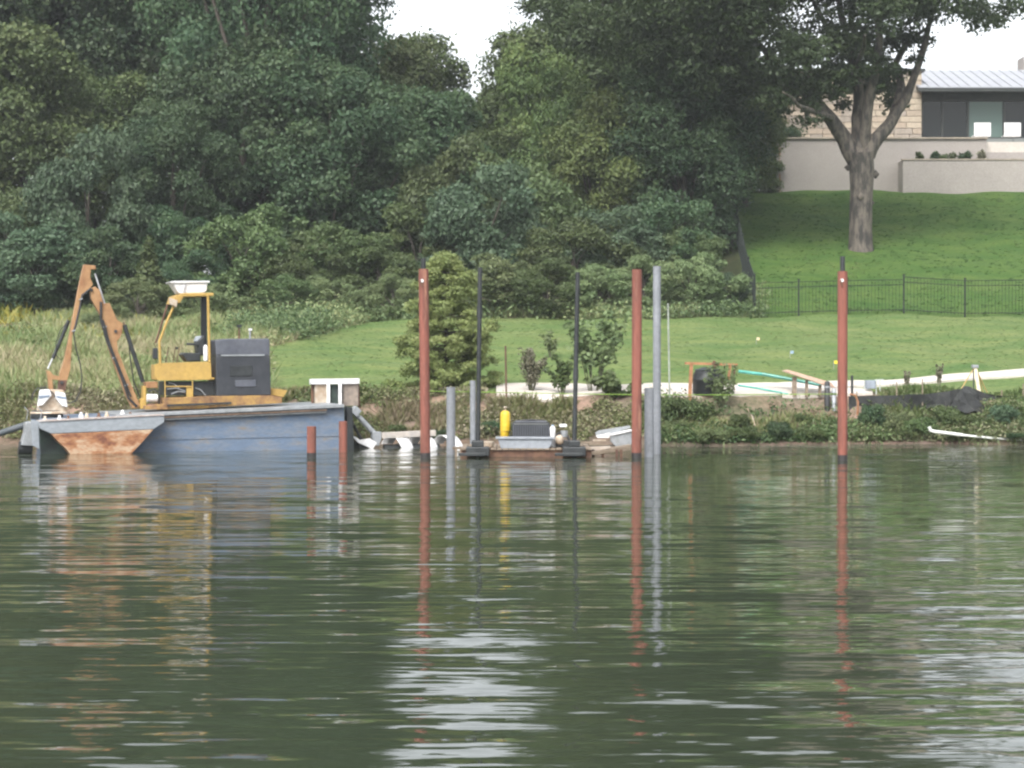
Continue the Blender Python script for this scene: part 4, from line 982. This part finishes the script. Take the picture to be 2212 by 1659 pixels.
    # stick
    pr('stick', [(648, 92), (738, 100), (745, 130), (705, 130), (698, 190), (720, 250), (640, 340), (612, 480), (560, 640), (545, 900), (515, 1010), (460, 1015), (462, 940), (500, 820), (545, 600), (572, 460), (612, 250)], .17, ORG, FB)
    pr('stick_end', [(455, 990), (518, 990), (505, 1075), (450, 1068)], .2, RUST, FB)
    tb('pivot_pin', [(712, 180), (713, 181)], .03, BLK, FB); 
    for (x, y) in ((712, 290), (1060, 1190), (900, 610), (480, 1010)): MB().tube([q(x, y, FB - .13), q(x, y, FB + .13)], .03, 10).build('pivot_pin', BLK, t)
    # cylinders
    cy = tb('stick_cylinder', [(812, 395), (905, 560)], .034, ORG, FB - .02, 12); MB().tube([q(738, 160, FB - .02), q(815, 400, FB - .02)], .017, 10).build('rod', CHR, cy)
    cy = tb('boom_cylinder', [(968, 560), (985, 620), (1112, 1005)], .042, BLK, FB - .05, 12); MB().tube([q(960, 540, FB - .05), q(975, 590, FB - .05)], .018, 10).build('rod', RUST, cy)
    cy = tb('bucket_cylinder', [(535, 525), (412, 822)], .036, BLK, FB - .02, 12); MB().tube([q(412, 815, FB - .02), q(372, 902, FB - .02)], .017, 10).build('rod', CHR, cy)
    pr('link_arm', [(360, 915), (385, 920), (410, 950), (480, 965), (478, 995), (405, 985), (412, 1062), (378, 1062), (368, 960)], .14, ORG, FB)
    # hoses
    tb('hydraulic_hose', [(710, 275), (640, 330), (618, 440), (590, 560), (572, 620)], .022, HOSE, FB - .13)
    tb('hydraulic_hose', [(572, 620), (590, 740), (625, 870), (637, 970), (625, 1080), (590, 1150), (530, 1172)], .012, HOSE, FB - .15)
    tb('hydraulic_hose', [(785, 380), (785, 520), (830, 680), (880, 800), (950, 980), (1000, 1130), (1060, 1190)], .024, HOSE, FB - .14)
    tb('hydraulic_hose', [(800, 520), (850, 700), (900, 830), (970, 1000), (1020, 1120)], .018, BLK, FB - .17)
    tb('hydraulic_hose', [(1000, 640), (1010, 800), (1040, 1000), (1090, 1130)], .012, HOSE, FB + .1)
    tb('hydraulic_hose', [(250, 1145), (252, 1100), (290, 1055), (350, 1045), (410, 1090), (450, 1150), (525, 1195)], .013, HOSE, FB - .22)
    tb('hydraulic_hose', [(535, 530), (470, 600), (435, 700), (440, 800), (470, 830)], .008, HOSE, FB - .08)
    for (x, y) in ((628, 360), (815, 575), (888, 815), (982, 1028), (572, 605)): MB().box(q(x, y, FB - .14), (.07, .07, .025), TH, -.3).build('hose_clamp', GALV, t)
    # hydraulic pump head on the stick
    h = pr('pump_head', [(395, 1060), (490, 1065), (520, 1150), (510, 1245), (285, 1240), (295, 1180), (330, 1090)], .32, CREAM, FB, .03)
    pr('side_guard', [(310, 1065), (385, 1060), (400, 1110), (330, 1185), (290, 1192), (300, 1110)], .06, WHT, FB - .22, .01)
    pr('side_guard', [(430, 1080), (505, 1090), (525, 1200), (480, 1190), (430, 1130)], .06, WHT, FB - .22, .01)
    pr('guard_band', [(300, 1110), (385, 1105), (385, 1120), (302, 1135)], .07, paint('blue_grey_band', (.25, .32, .42)), FB - .225, .0)
    pr('guard_band', [(432, 1110), (512, 1120), (515, 1138), (436, 1126)], .07, bpy.data.materials['blue_grey_band'], FB - .225, .0)
    a = q(390, 1240, FB)
    MB().lathe(a - Vector((0, 0, .02)), [(.38, 0), (.38, .03), (.2, .05)], 20).build('pump_flange', CREAM, t)
    MB().lathe(q(365, 1290, FB), [(.30, 0), (.31, .03), (.31, .12), (.27, .16)], 20).build('pump_skirt', BLK, t)
excavator()
def roof_bin():
    c = Cr.a; q = lambda x, y, o=1.05: PP(*c(x, y), o)
    t = thing('plastic_bin', q(1480, 318), 'white plastic tub lying on the cab roof', 'tub')
    MB().prism([q(1318, 232), (q(1600, 232)), q(1592, 300), q(1572, 316), q(1378, 322), q(1350, 280)], N_ * .5).build('tub', WHT, t, .03)
    MB().prism([q(1303, 228), q(1345, 222), q(1612, 222), q(1612, 236), q(1310, 240)], N_ * .58).build('rim', WHT, t, .01)
    MB().prism([q(1437, 242, .79), q(1450, 242, .79), q(1440, 318, .79), q(1420, 318, .79)], N_ * .03).build('rib', paint('grey_plastic', (.45, .45, .46)), t)
roof_bin()

# ------------------------------------------------------------------ piles
REDP = paint('red_oxide_primer', (.25, .084, .058), (.17, .060, .042), 3, .46, .56, .8, 0, .15, 25, (1.6, 1.6, .22), c3=(.38, .18, .12))
BLGR = paint('blue_grey_pile_paint', (.255, .27, .295), (.21, .225, .245), 3, .4, .62, .6, 0, .08, 25)
TAR = paint('wet_dark_pile_foot', (.022, .02, .02), (.035, .03, .028), 6, rough=.5)
def pile(u, vt, vb, wpx, m, label, group, ub=None, stub=None, chip=None, foot=True, name='steel_pile', Y=None, sq=False):
    if Y is None:
        Y = FX * CH / (vb - HV)
    ub = u if ub is None else ub; r = wpx * mpp(Y) / 2
    a, b_ = P(ub, vb, Y), P(u, vt, Y); d = (b_ - a).normalized(); lo = a - d * .9
    t = thing(name, lo, label, 'pile', group)
    if sq: MB().beam(lo, b_, r * 2, r * 1.7, (0, 1, 0)).build('shaft', m, t, .008)
    else:
        mb = MB().tube([lo, b_], r, 20); mb.build('shaft', m, t, .004)
    if foot: MB().tube([lo + d * .1, a + d * .10], r * 1.03, 20).build('wet_foot', TAR, t)
    if stub:
        MB().tube([b_ - d * .02, b_ + d * stub * mpp(Y)], r * .5, 12).build('stub', BLK, t)
        MB().tube([b_, b_ + d * .015], r * 1.0, 20).build('cap_plate', m, t)
    if chip:
        c = P(u - 3, chip, Y) - Vector((0, r * .9, 0)); MB().tube([c, c - Vector((0, .03, 0))], r * .35, 10).build('lifting_eye', WHT, t)
        MB().tube([c + Vector((0, -.01, .03)), c + Vector((-.03, -.04, -.02)), c + Vector((.01, -.03, -.10))], .012, 6).build('shackle', RUST, t)
    return t
GR = 'red oxide steel piles standing in the water'; GG = 'blue grey steel piles standing in the water'
pile(915, 583, 990, 21.5, REDP, 'tall red pile with a dark stub on top in front of the feathery cypress', GR, ub=919, stub=25, chip=607)
pile(1376, 582, 990, 21.5, REDP, 'tall red pile with a plain open top beside the blue grey piles', GR, ub=1375)
pile(1820, 588, 995, 21.5, REDP, 'tall red pile with a dark stub standing alone below the shade tree', GR, ub=1820, stub=34, chip=606)
pile(673, 921, 990, 20, REDP, 'short red pile in front of the barge end', GR)
pile(741, 910, 970, 18, REDP, 'short red pile behind, at the corner of the barge', GR, Y=40.9, foot=False)
pile(974, 836, 982, 19, BLGR, 'short blue grey pile left of the pontoon', GG, foot=False)
pile(1021.5, 822, 960, 12.5, BLGR, 'slim blue grey pile behind the first black spud pole', GG, foot=False, Y=43.3)
pile(1419, 575, 981, 17, BLGR, 'tall blue grey pile right of the second tall red pile', GG, foot=False)
pile(1402, 838, 986, 20, BLGR, 'shorter blue grey pile touching the tall one', GG, foot=False, Y=38.6)

# ------------------------------------------------------------------ pontoon with its load
YP = 38.6
def pontoon():
    p = Cr.p; t = thing('work_pontoon', P(1120, 980, YP), 'low rusty steel pontoon float held between two black spud poles', 'pontoon')
    zd = .17; xa, xb = P(*p(245, 850), YP).x, P(*p(1465, 850), YP).x
    MB().box(((xa + xb) / 2, YP + 1.0, -.02), (xb - xa, 1.9, .30)).build('frame', RUST, t, .01)
    n = 22; w = (xb - xa) / n; base = None
    for i in range(n):
        c = Vector((xa + w * (i + .5), YP + 1.0, zd - .025))
        if base is None: base = MB().box(c, (w - .015, 2.0, .03)).build('plank', TIMB, t); bx = c
        else: o = base.copy(); COL.objects.link(o); o.location = c - bx
    # slanted ramp extension at the right
    xc = P(*p(1830, 800), YP + .6).x
    MB().box8([Vector(v) for v in ((xb + .01, YP + .3, .02), (xc, YP + .6, .10), (xc, YP + 1.6, .10), (xb + .01, YP + 1.6, .02), (xb + .01, YP + .3, .08), (xc, YP + .6, .20), (xc, YP + 1.6, .20), (xb + .01, YP + 1.6, .1))]).build('side_ramp', TIMB, t, .005)
    for x in (1480, 1570, 1700, 1740): 
        a = P(*p(x, 880), YP + .45); MB().beam((a.x, a.y, .12), (a.x, a.y, -.3), .05, .05).build('ramp_leg', RUST, t)
    for x in (200, 245): a = P(*p(x, 900), YP + .1); MB().beam((a.x, a.y, .14), (a.x, a.y, -.3), .04, .04).build('fender_post', TIMB, t)
    a = P(*p(170, 850), YP + .5); MB().beam((a.x, a.y, .14), (xa, a.y, .15), .3, .04).build('side_plank', TIMB, t)
pontoon()
def spud(ut, vt, ub, label, joint):
    Y = YP - .12; t = thing('spud_pole', P(ub, 990, Y), label, 'pole', 'black spud poles of the pontoon')
    a, b_ = P(ub, 990, Y), P(ut, vt, Y); d = (b_ - a).normalized()
    MB().tube([a - d * .8, b_], 4.8 * mpp(Y), 12).build('shaft', BLK, t)
    MB().tube([a.lerp(b_, joint), a.lerp(b_, joint + .06)], 6 * mpp(Y), 12).build('coupling', BLK, t)
    c = P(ub, 972, Y); MB().box((c.x, c.y, .11), (.42, .30, .17)).build('spud_well', BLK, t, .02)
    MB().box((c.x, c.y - .02, .25), (.22, .2, .12)).build('clamp', BLK, t, .02)
    MB().box((c.x - .1, c.y - .17, .06), (.5, .05, .06)).build('lug', GALV if 0 else BLK, t, .01)
spud(1037, 578, 1032, 'black round spud pole on the left side of the pontoon', .74)
spud(1248, 588, 1240, 'black round spud pole on the right side of the pontoon', .42)
def cargo():
    p = Cr.p; z0 = .165
    def X(x, dy): return P(*p(x, 850), YP + dy).x
    k = .2315 * mpp(YP)
    # yellow gas cylinder
    Y = YP + .75; x = P(*p(655, 700), Y).x; zt = P(*p(665, 515), Y).z
    t = thing('gas_cylinder', (x, Y, z0), 'tall yellow gas cylinder standing on the pontoon', 'gas cylinder')
    r_ = 48 * k; H = zt - z0
    m = paint('yellow_cylinder_paint', (.72, .50, .03), (.64, .43, .03), 4, rough=.45)
    MB().lathe((x, Y, z0), [(.001, 0), (r_ * .86, .005), (r_ * .86, H * .42)], 20).build('lower_band', m, t)
    MB().lathe((x + .01, Y, z0 + H * .43), [(r_, 0), (r_, H * .46), (r_ * .85, H * .53), (r_ * .45, H * .57), (.001, H * .57)], 20).build('body', m, t)
    MB().lathe((x + .01, Y, z0 + H), [(.022, -.01), (.022, .05), (.04, .055), (.04, .075), (.01, .08)], 10).build('valve', CREAM, t)
    # black ribbed box of hose
    Y = YP + .7; xa, xb = P(*p(722, 700), Y).x, P(*p(1075, 700), Y).x; zt = P(*p(900, 622), Y).z
    t = thing('generator', ((xa + xb) / 2, Y, z0), 'black ribbed generator behind the grey tub on the pontoon', 'generator')
    MB().box(((xa + xb) / 2, Y, (z0 + zt) / 2), (xb - xa, .5, zt - z0)).build('body', BLK, t, .035)
    for i in range(16):
        xx = xa + (xb - xa) * (i + .7) / 16.4; MB().box((xx, Y - .26, (z0 + zt) / 2), (.015, .03, (zt - z0) * .78)).build('cooling_rib', ENGT, t)
    MB().tube([(xa + .08, Y, zt + .02), ((xa + xb) / 2, Y, zt + .04), (xb - .08, Y, zt + .02)], .02, 8).build('carry_bar', HOSE, t)
    MB().box(((xa + xb) / 2, Y, zt + .012), (xb - xa - .1, .44, .02)).build('top_cover', ENGT, t, .008)
    # grey tub
    Y = YP + .18; q = lambda x, y: P(*p(x, y), Y)
    t = thing('metal_tub', (q(840, 870).x, Y, z0), 'long grey metal tub on the front edge of the pontoon', 'tub')
    TUB = paint('dull_aluminium', (.30, .325, .36), (.25, .27, .30), 3, rough=.5)
    MB().prism([q(590, 775), q(1102, 775), q(1092, 830), q(1060, 872), q(620, 868), q(598, 800)], (0, .34, 0)).build('hull', TUB, t, .02)
    MB().prism([q(570, 758), q(1115, 760), q(1112, 778), q(572, 776)], (0, .40, 0)).build('rim', TUB, t, .006)
    # outboard motor-like pump
    Y = YP + .45; q = lambda x, y, d=0: P(*p(x, y), Y + d)
    t = thing('water_pump', q(1170, 860), 'small white and black engine pump beside the second spud pole', 'pump')
    MB().box(q(1190, 820), (.24, .22, .12)).build('base', BLK, t, .01)
    MB().lathe(q(1165, 830, -.1), [(.03, 0), (.075, .03), (.075, .12), (.05, .16), (.02, .17)], 14).build('housing', CREAM, t)
    MB().tube([q(1210, 760), q(1210, 700)], [.06, .07], 12).build('cylinder', GALV, t)
    MB().box(q(1200, 655), (.14, .14, .06)).build('fuel_tank', WHT, t, .02)
    MB().tube([q(1120, 770), q(1160, 720), q(1220, 730), q(1260, 790)], .02, 8).build('hose', HOSE, t)
    t = thing('jug', q(1100, 720, .1), 'white plastic jug against the generator end', 'jug')
    c = q(1102, 718, .0); c.z = P(*p(1100, 722), Y).z
    MB().lathe((c.x, c.y, z0), [(.05, 0), (.052, c.z - z0), (.056, c.z - z0 + .07), (.05, c.z - z0 + .10), (.02, c.z - z0 + .13)], 14).build('bottle', WHT, t)
    MB().lathe((c.x, c.y, c.z + .12), [(.022, 0), (.022, .03), (.001, .031)], 10).build('cap', paint('blue_cap', (.2, .3, .45)), t)
    # coil and lumps at the left
    t = thing('rope_coil', q(500, 820), 'pale rope coil at the foot of the first spud pole', 'rope')
    for i in range(5): 
        cc = q(500, 835); MB().tube([(cc.x + math.cos(a) * (.10 + .012 * (i % 2)), cc.y + math.sin(a) * .10, z0 + .012 + i * .02) for a in [j * .4 for j in range(17)]], .012, 6).build('loop', CREAM, t)
    # folded grating sheets on the right
    Y = YP + 1.1; q = lambda x, y, d=0: P(*p(x, y), Y + d)
    t = thing('metal_trough', q(1740, 840), 'galvanised box trough lying tilted on the pontoon ramp', 'trough')
    MB().prism([q(1640, 745), q(1832, 700), q(1838, 825), q(1690, 850), q(1640, 800)], (0, .35, 0)).build('box', GALV, t, .01)
    MB().prism([q(1630, 735), q(1836, 688), q(1838, 702), q(1632, 748)], (0, .42, 0)).build('rim', WHT, t, .005)
    t = thing('bent_sheet', q(1560, 800), 'white bent metal sheet leaning left of the trough', 'metal sheet')
    MB().prism([q(1500, 720, .3), q(1540, 700, .3), q(1820, 655, .3), q(1825, 672, .3), q(1640, 735, .3), q(1620, 762, .3), q(1510, 762, .3)], (0, .3, 0)).build('sheet', GALV, t, .004)
    MB().prism([q(1505, 745, .1), q(1640, 720, .1), q(1630, 768, .1), q(1520, 768, .1)], (0, .04, 0)).build('flap', WHT, t)
    t = thing('timber_stack', q(1550, 830), 'short stack of sawn boards under the bent sheet', 'boards')
    for (x0, x1, y, m_) in ((1480, 1620, 800, TIMB), (1478, 1600, 785, CREAM), (1345, 1480, 805, TIMB), (1440, 1640, 822, TIMB)):
        MB().box8([v for yy in (y + 12, y) for v in (q(x0, yy, -.1), q(x1, yy, -.1), q(x1, yy, .15), q(x0, yy, .15))]).build('board', m_, t, .004)
    t = thing('white_plank', q(1550, 880), 'pale plank at the front edge of the pontoon ramp', 'plank')
    MB().prism([q(1445, 855, -.6), q(1640, 845, -.6), q(1642, 862, -.6), q(1480, 890, -.6), q(1445, 880, -.6)], (0, .15, 0)).build('board', paint('pale_wood', (.50, .43, .36), (.38, .31, .25), 5), t)
cargo()

# ------------------------------------------------------------------ thin stakes and the string line
def stick(u0, v0, u1, v1, Y, wpx, m, label, name='stake', base=None):
    a, b_ = P(u1, v1, Y), P(u0, v0, Y); t = MB().tube([a, b_], wpx * mpp(Y) / 2, 8).build(name, m); tag(t, label, 'stake'); return t
stick(1443, 655, 1447, 888, 44.9, 4, paint('pale_rod', (.36, .40, .34), rough=.6), 'thin pale rod standing in the bank right of the blue grey piles')
stick(1092, 747, 1094, 872, 45.6, 4, RUST, 'thin rusty rod in the bank behind the pontoon')
s_ = MB().tube([P(925, 845, 43.2), P(1200, 850, 43.8), P(1375, 853, 44.1), P(1560, 853, 44.6), P(1826, 851, 45.2)], .009, 6).build('string_line', paint('yellow_green_string', (.25, .42, .06), rough=.6)); tag(s_, 'yellow green string line stretched along the bank', 'string')
#@@SHORE
# ------------------------------------------------------------------ dock site on the right bank
def shorework():
    r = Cr.r; Y = 46.0
    q = lambda x, y, d=0: P(*r(x, y), Y + d)
    OR_ = paint('rusty_orange_steel', (.42, .20, .09), (.30, .14, .07), 5, rough=.8)
    Y = 45.35
    t = thing('steel_gantry', q(580, 790), 'rusty orange steel frame around a black drum on the bank', 'frame')
    MB().beam(q(345, 366), q(835, 380), .06, .05).build('top_beam', OR_, t)
    MB().beam(q(600, 362, -.02), q(650, 390, -.02), .08, .12).build('beam_clamp', RUST, t)
    for x0, x1, w in ((405, 385, .07), (770, 745, .055), (815, 800, .03)): MB().beam(q(x0, 372, .02), q(x1, 790 if w > .06 else 560, .02), w, w, (0, 1, 0)).build('post', OR_ if w > .04 else RUST, t)
    MB().beam(q(405, 372, .5), q(395, 740, .5), .05, .05, (0, 1, 0)).build('post', OR_, t)
    a = q(560, 530, .42)
    d = thing('drum', a, 'black ribbed drum standing inside the rusty frame', 'drum')
    r_ = 145 * .2315 * mpp(Y)
    zb = max(q(560, 765, .42).z, zgf(a.x, a.y) - .02)
    hk = (q(560, 400, .42).z - zb) / .88
    MB().lathe((a.x, a.y, zb), [(rr_, h_ * hk) for rr_, h_ in ((.001, 0), (r_ * .95, .005), (r_, .05), (r_, .45), (r_ * 1.05, .48), (r_, .51), (r_ * .97, .64), (r_ * .8, .78), (r_ * .45, .86), (.001, .88))], 24).build('body', BLK, d)
    MB().tube([(a.x + math.cos(k * .35) * r_ * .8, a.y + math.sin(k * .35) * r_ * .8, zb + .79 * hk) for k in range(19)], .02, 6).build('rim', paint('dusty_black', (.10, .12, .13)), d)
    MB().box((a.x, a.y, zb - .04), (.62, .5, .07)).build('foot_slab', CREAM, d, .01)
    Y = 46.0
    # teal pipes
    TEAL = paint('teal_pipe', (.06, .33, .27), (.10, .42, .36), 4, rough=.5)
    for pts, w, lab in ((((845, 442, .6), (1080, 470, .6), (1320, 515, .6), (1620, 572, .6)), .035, 'teal pipe, upper one, running from frame to plank'), (((840, 572, .1), (1050, 605, .1), (1310, 655, .1)), .022, 'thin teal pipe lying lower over the concrete path')):
        o = MB().tube([q(*p_) for p_ in pts], w, 10).build('teal_pipe', TEAL); tag(o, lab, 'pipe')
    o = MB().beam(q(1065, 462, .5), q(1600, 560, .5), .06, .012).build('pale_strap', paint('pale_aqua', (.5, .68, .60), rough=.6)); tag(o, 'pale aqua strap lying on the upper teal pipe', 'strap')
    # pink tan plank on posts
    PK = paint('pink_tan_plank', (.60, .42, .32), (.50, .35, .27), 4, rough=.8)
    t = thing('plank_ramp', q(1360, 660), 'pink tan plank sloping down on timber posts by the path', 'ramp')
    MB().prism([q(1255, 440, .1), q(1300, 428, .1), q(1700, 545, .1), q(1745, 600, .1), q(1640, 572, .1)], (0, .35, 0)).build('plank', PK, t, .005)
    for x, y0, w in ((1368, 490, .09), (1482, 525, .055), (1606, 568, .055)): MB().beam(q(x, y0, .1), q(x - 3, 680, .1), w, .1, (0, 1, 0)).build('post', TIMB, t)
    # post cluster left of last red pile
    for u, v0, v1, w, m_, lab in ((1673, 545, 870, .12, HOSE, 'black rubber-wrapped post at the foot of the plank ramp'), (1735, 610, 880, .10, GALV, 'grey post hidden halfway by the last red pile')):
        a, b_ = q(u, v1, -.2), q(u, v0, -.2); t = thing('mooring_post', a, lab, 'post', None); MB().tube([a, b_, b_ + Vector((0, 0, .03))], [w * .5, w * .5, w * .2], 12).build('shaft', m_, t)
        MB().tube([b_ - Vector((0, 0, .12)), b_ - Vector((0, 0, .08))], w * .56, 12).build('band', BLK if m_ is not HOSE else GALV, t)
    o = MB().tube([q(1905, 480), q(1905, 800)], .028, 8).build('stake', BLK); tag(o, 'dark green post just right of the last red pile', 'stake')
    o = MB().tube([q(1885, 655, -.35), q(1935, 665, -.35), q(1962, 730, -.35), q(1955, 860, -.35), q(1920, 960, -.35)], .022, 8).build('orange_hose', OR_); tag(o, 'faded orange hose hanging down the bank by the dark post', 'hose')
    # grey box on white trestle
    t = thing('utility_box', q(2090, 680), 'grey utility box on a pale frame beside the curving path', 'utility box')
    MB().box(q(2075, 565, .4), (.21, .14, .19)).build('box', paint('blue_grey_box', (.33, .38, .44)), t, .01)
    for x in (2020, 2050, 2130, 2165): MB().beam(q(x, 530, .4), q(x, 675, .4), .022, .022, (0, 1, 0)).build('leg', paint('pale_frame', (.55, .60, .56)) if x == 2020 else bpy.data.materials['pale_frame'], t)
    MB().beam(q(2120, 525, .4), q(2200, 520, .4), .03, .03).build('crossbar', bpy.data.materials['pale_frame'], t)
    # silt fence
    c = Cr.q; Ys = 45.85; q = lambda x, y, d=0: P(*c(x, y), Ys + d)
    SILT = paint('black_silt_fabric', (.018, .020, .021), (.035, .038, .036), 6, rough=.9, bump=.4)
    t = thing('silt_fence', q(300, 840), 'sagging black fabric silt fence on thin stakes along the bank', 'silt fence')
    tops = [(210, 800), (300, 800), (440, 792), (560, 790), (740, 790), (900, 776), (1050, 776), (1180, 760), (1330, 740), (1400, 722), (1600, 716), (1720, 768), (1900, 795), (2050, 798), (2148, 802), (2400, 800)]
    vs = []; 
    for i, (x, y) in enumerate(tops):
        d = .05 * math.sin(i * 2.1); a = q(x, y, d); b_ = Vector((a.x, a.y - .08 * math.cos(i * 1.7), zgf(a.x, a.y) - .08)); b_.z = min(b_.z, a.z - .12)
        for w in (0, .012):
            for k in range(3): vs.append(a.lerp(b_, k / 2) + Vector((0, w + .03 * math.sin(k * 2 + i), 0)))
    fs = []
    for i in range(len(tops) - 1):
        o = i * 6; n_ = o + 6
        for k in range(2): fs += [(o + k, o + k + 1, n_ + k + 1, n_ + k), (o + 3 + k, n_ + 3 + k, n_ + 4 + k, o + 4 + k)]
        fs.append((o, n_, n_ + 3, o + 3))
    MB().add(vs, fs).build('fabric', SILT, t)
    for x, y in ((300, 740), (740, 640), (1025, 610), (1590, 500), (1900, 730), (2140, 660)):
        a = q(x, y, .04); MB().beam((a.x, a.y, zgf(a.x, a.y) - .1), (a.x, a.y, a.z), .022, .022, (0, 1, 0)).build('stake', TIMB if x != 1590 else BLK, t)
    # dark heap of fabric
    hp_ = q(1520, 840, -.4); me = MB(); n = 14; m2 = 7
    rr = random.Random(4); vs = [hp_ + Vector((0, 0, .30))]; fs = []
    for j in range(1, m2):
        for i in range(n):
            a = 2 * math.pi * i / n; f_ = j / (m2 - 1); k = 1 + rr.uniform(-.16, .16)
            vs.append(hp_ + Vector((math.cos(a) * .36 * f_ ** .8 * k, math.sin(a) * .3 * f_ * k, .30 - .55 * f_ ** 1.6 + rr.uniform(-.03, .03))))
    for i in range(n): fs.append((0, 1 + i, 1 + (i + 1) % n))
    for j in range(m2 - 2):
        for i in range(n): o = 1 + j * n; fs.append((o + i, o + n + i, o + n + (i + 1) % n, o + (i + 1) % n))
    o = me.add(vs, fs, False).build('fabric_heap', SILT); tag(o, 'crumpled black fabric heap under the survey tripod', 'fabric')
    # survey tripod
    t = thing('survey_tripod', q(1610, 720, .6), 'yellow wooden survey tripod standing behind the silt fence', 'tripod')
    WOODY = paint('yellow_tripod_wood', (.62, .44, .20), (.55, .37, .15), 5, rough=.6)
    h = q(1605, 470, .6)
    MB().box(h, (.14, .13, .07)).build('head', GALV, t, .01)
    feet = ((1470, 690, .6), (1650, 760, .3), (1735, 750, .9))
    for i, (x, y, d) in enumerate(feet):
        f_ = q(x, y, d); gz_ = zgf(f_.x, f_.y); dirv = (f_ - h); tt = (gz_ - h.z) / dirv.z if abs(dirv.z) > .01 else 1; f_ = h + dirv * tt
        MB().beam(h, f_, .075 if i == 1 else .018, .03, (0, 1, 0)).build('leg', paint('cream_leg', (.66, .58, .40)) if i == 1 else WOODY, t)
        if i == 2: MB().beam(h + Vector((.03, 0, 0)), f_ + Vector((-.09, 0, 0)), .018, .03, (0, 1, 0)).build('leg_brace', WOODY, t)
    # white pipe near the water
    Yp = 44.42; q2 = lambda x, y, d=0: P(*c(x, y), Yp + d)
    PVC = paint('white_pvc', (.78, .80, .76), (.66, .68, .64), 5, rough=.4)
    t = thing('pvc_pipe', q2(1110, 1180), 'long white plastic pipe with upturned end lying by the water', 'pipe')
    MB().tube([q2(1100, 1135), q2(1112, 1175), q2(1150, 1188), q2(1470, 1228)], .036, 12).build('thick_section', PVC, t)
    MB().tube([q2(1465, 1228), q2(1800, 1262), q2(2150, 1285), q2(2500, 1300)], .024, 10).build('thin_section', PVC, t)
    # pale sticks in the debris
    r5 = Cr.r
    for i, (x0, y0, x1, y1, lab) in enumerate(((110, 835, 215, 940, 'pale driftwood stick leaning right of the grey piles'), (925, 790, 1000, 950, 'pale bent stick on the dry bank'), (520, 1000, 625, 1080, 'pale stick lying at the water under the green bushes'))):
        Yk = 44.7; a, b_ = P(*r5(x0, y0), Yk + .5), P(*r5(x1, y1), Yk); o = MB().tube([a, a.lerp(b_, .5) + Vector((.02, 0, .02)), b_], .014, 6).build('stick', CREAM); tag(o, lab, 'stick')
    # marker flags on the lawn
    for u, v, colr, lab, hh in ((1634, 735, (.75, .58, .36), 'small peach marker flag far out on the lawn', .2), (1707, 765, (.30, .42, .55), 'small blue marker flag in the middle of the lawn', .2), (1801, 789, (.80, .62, .04), 'small yellow marker flag beside the last red pile', .22)):
        g = G(u, v + 9); g2 = g; f = thing('marker_flag', g, lab, 'flag', 'marker flags on the lawn')
        MB().tube([g, g + Vector((0, 0, hh))], .006, 5).build('wire', GALV, f)
        MB().box(g + Vector((.05, 0, hh - .045)), (.08, .01, .075)).build('flag', paint('flag_' + lab.split()[1], colr, tuple(k * .9 for k in colr)), f)
shorework()

# ------------------------------------------------------------------ damp air of an overcast day
def haze():
    m = bpy.data.materials.new('damp_air'); m.use_nodes = True; n = m.node_tree.nodes; n.remove(n['Principled BSDF'])
    v = n.new('ShaderNodeVolumePrincipled'); v.inputs['Density'].default_value = .00045; v.inputs['Color'].default_value = (.93, .97, 1, 1); v.inputs['Anisotropy'].default_value = .2
    m.node_tree.links.new(v.outputs[0], n['Material Output'].inputs['Volume'])
    o = MB().box((0, 560, 18.5), (1500, 1900, 42)).build('haze', m); tag(o, kind='stuff')
haze()
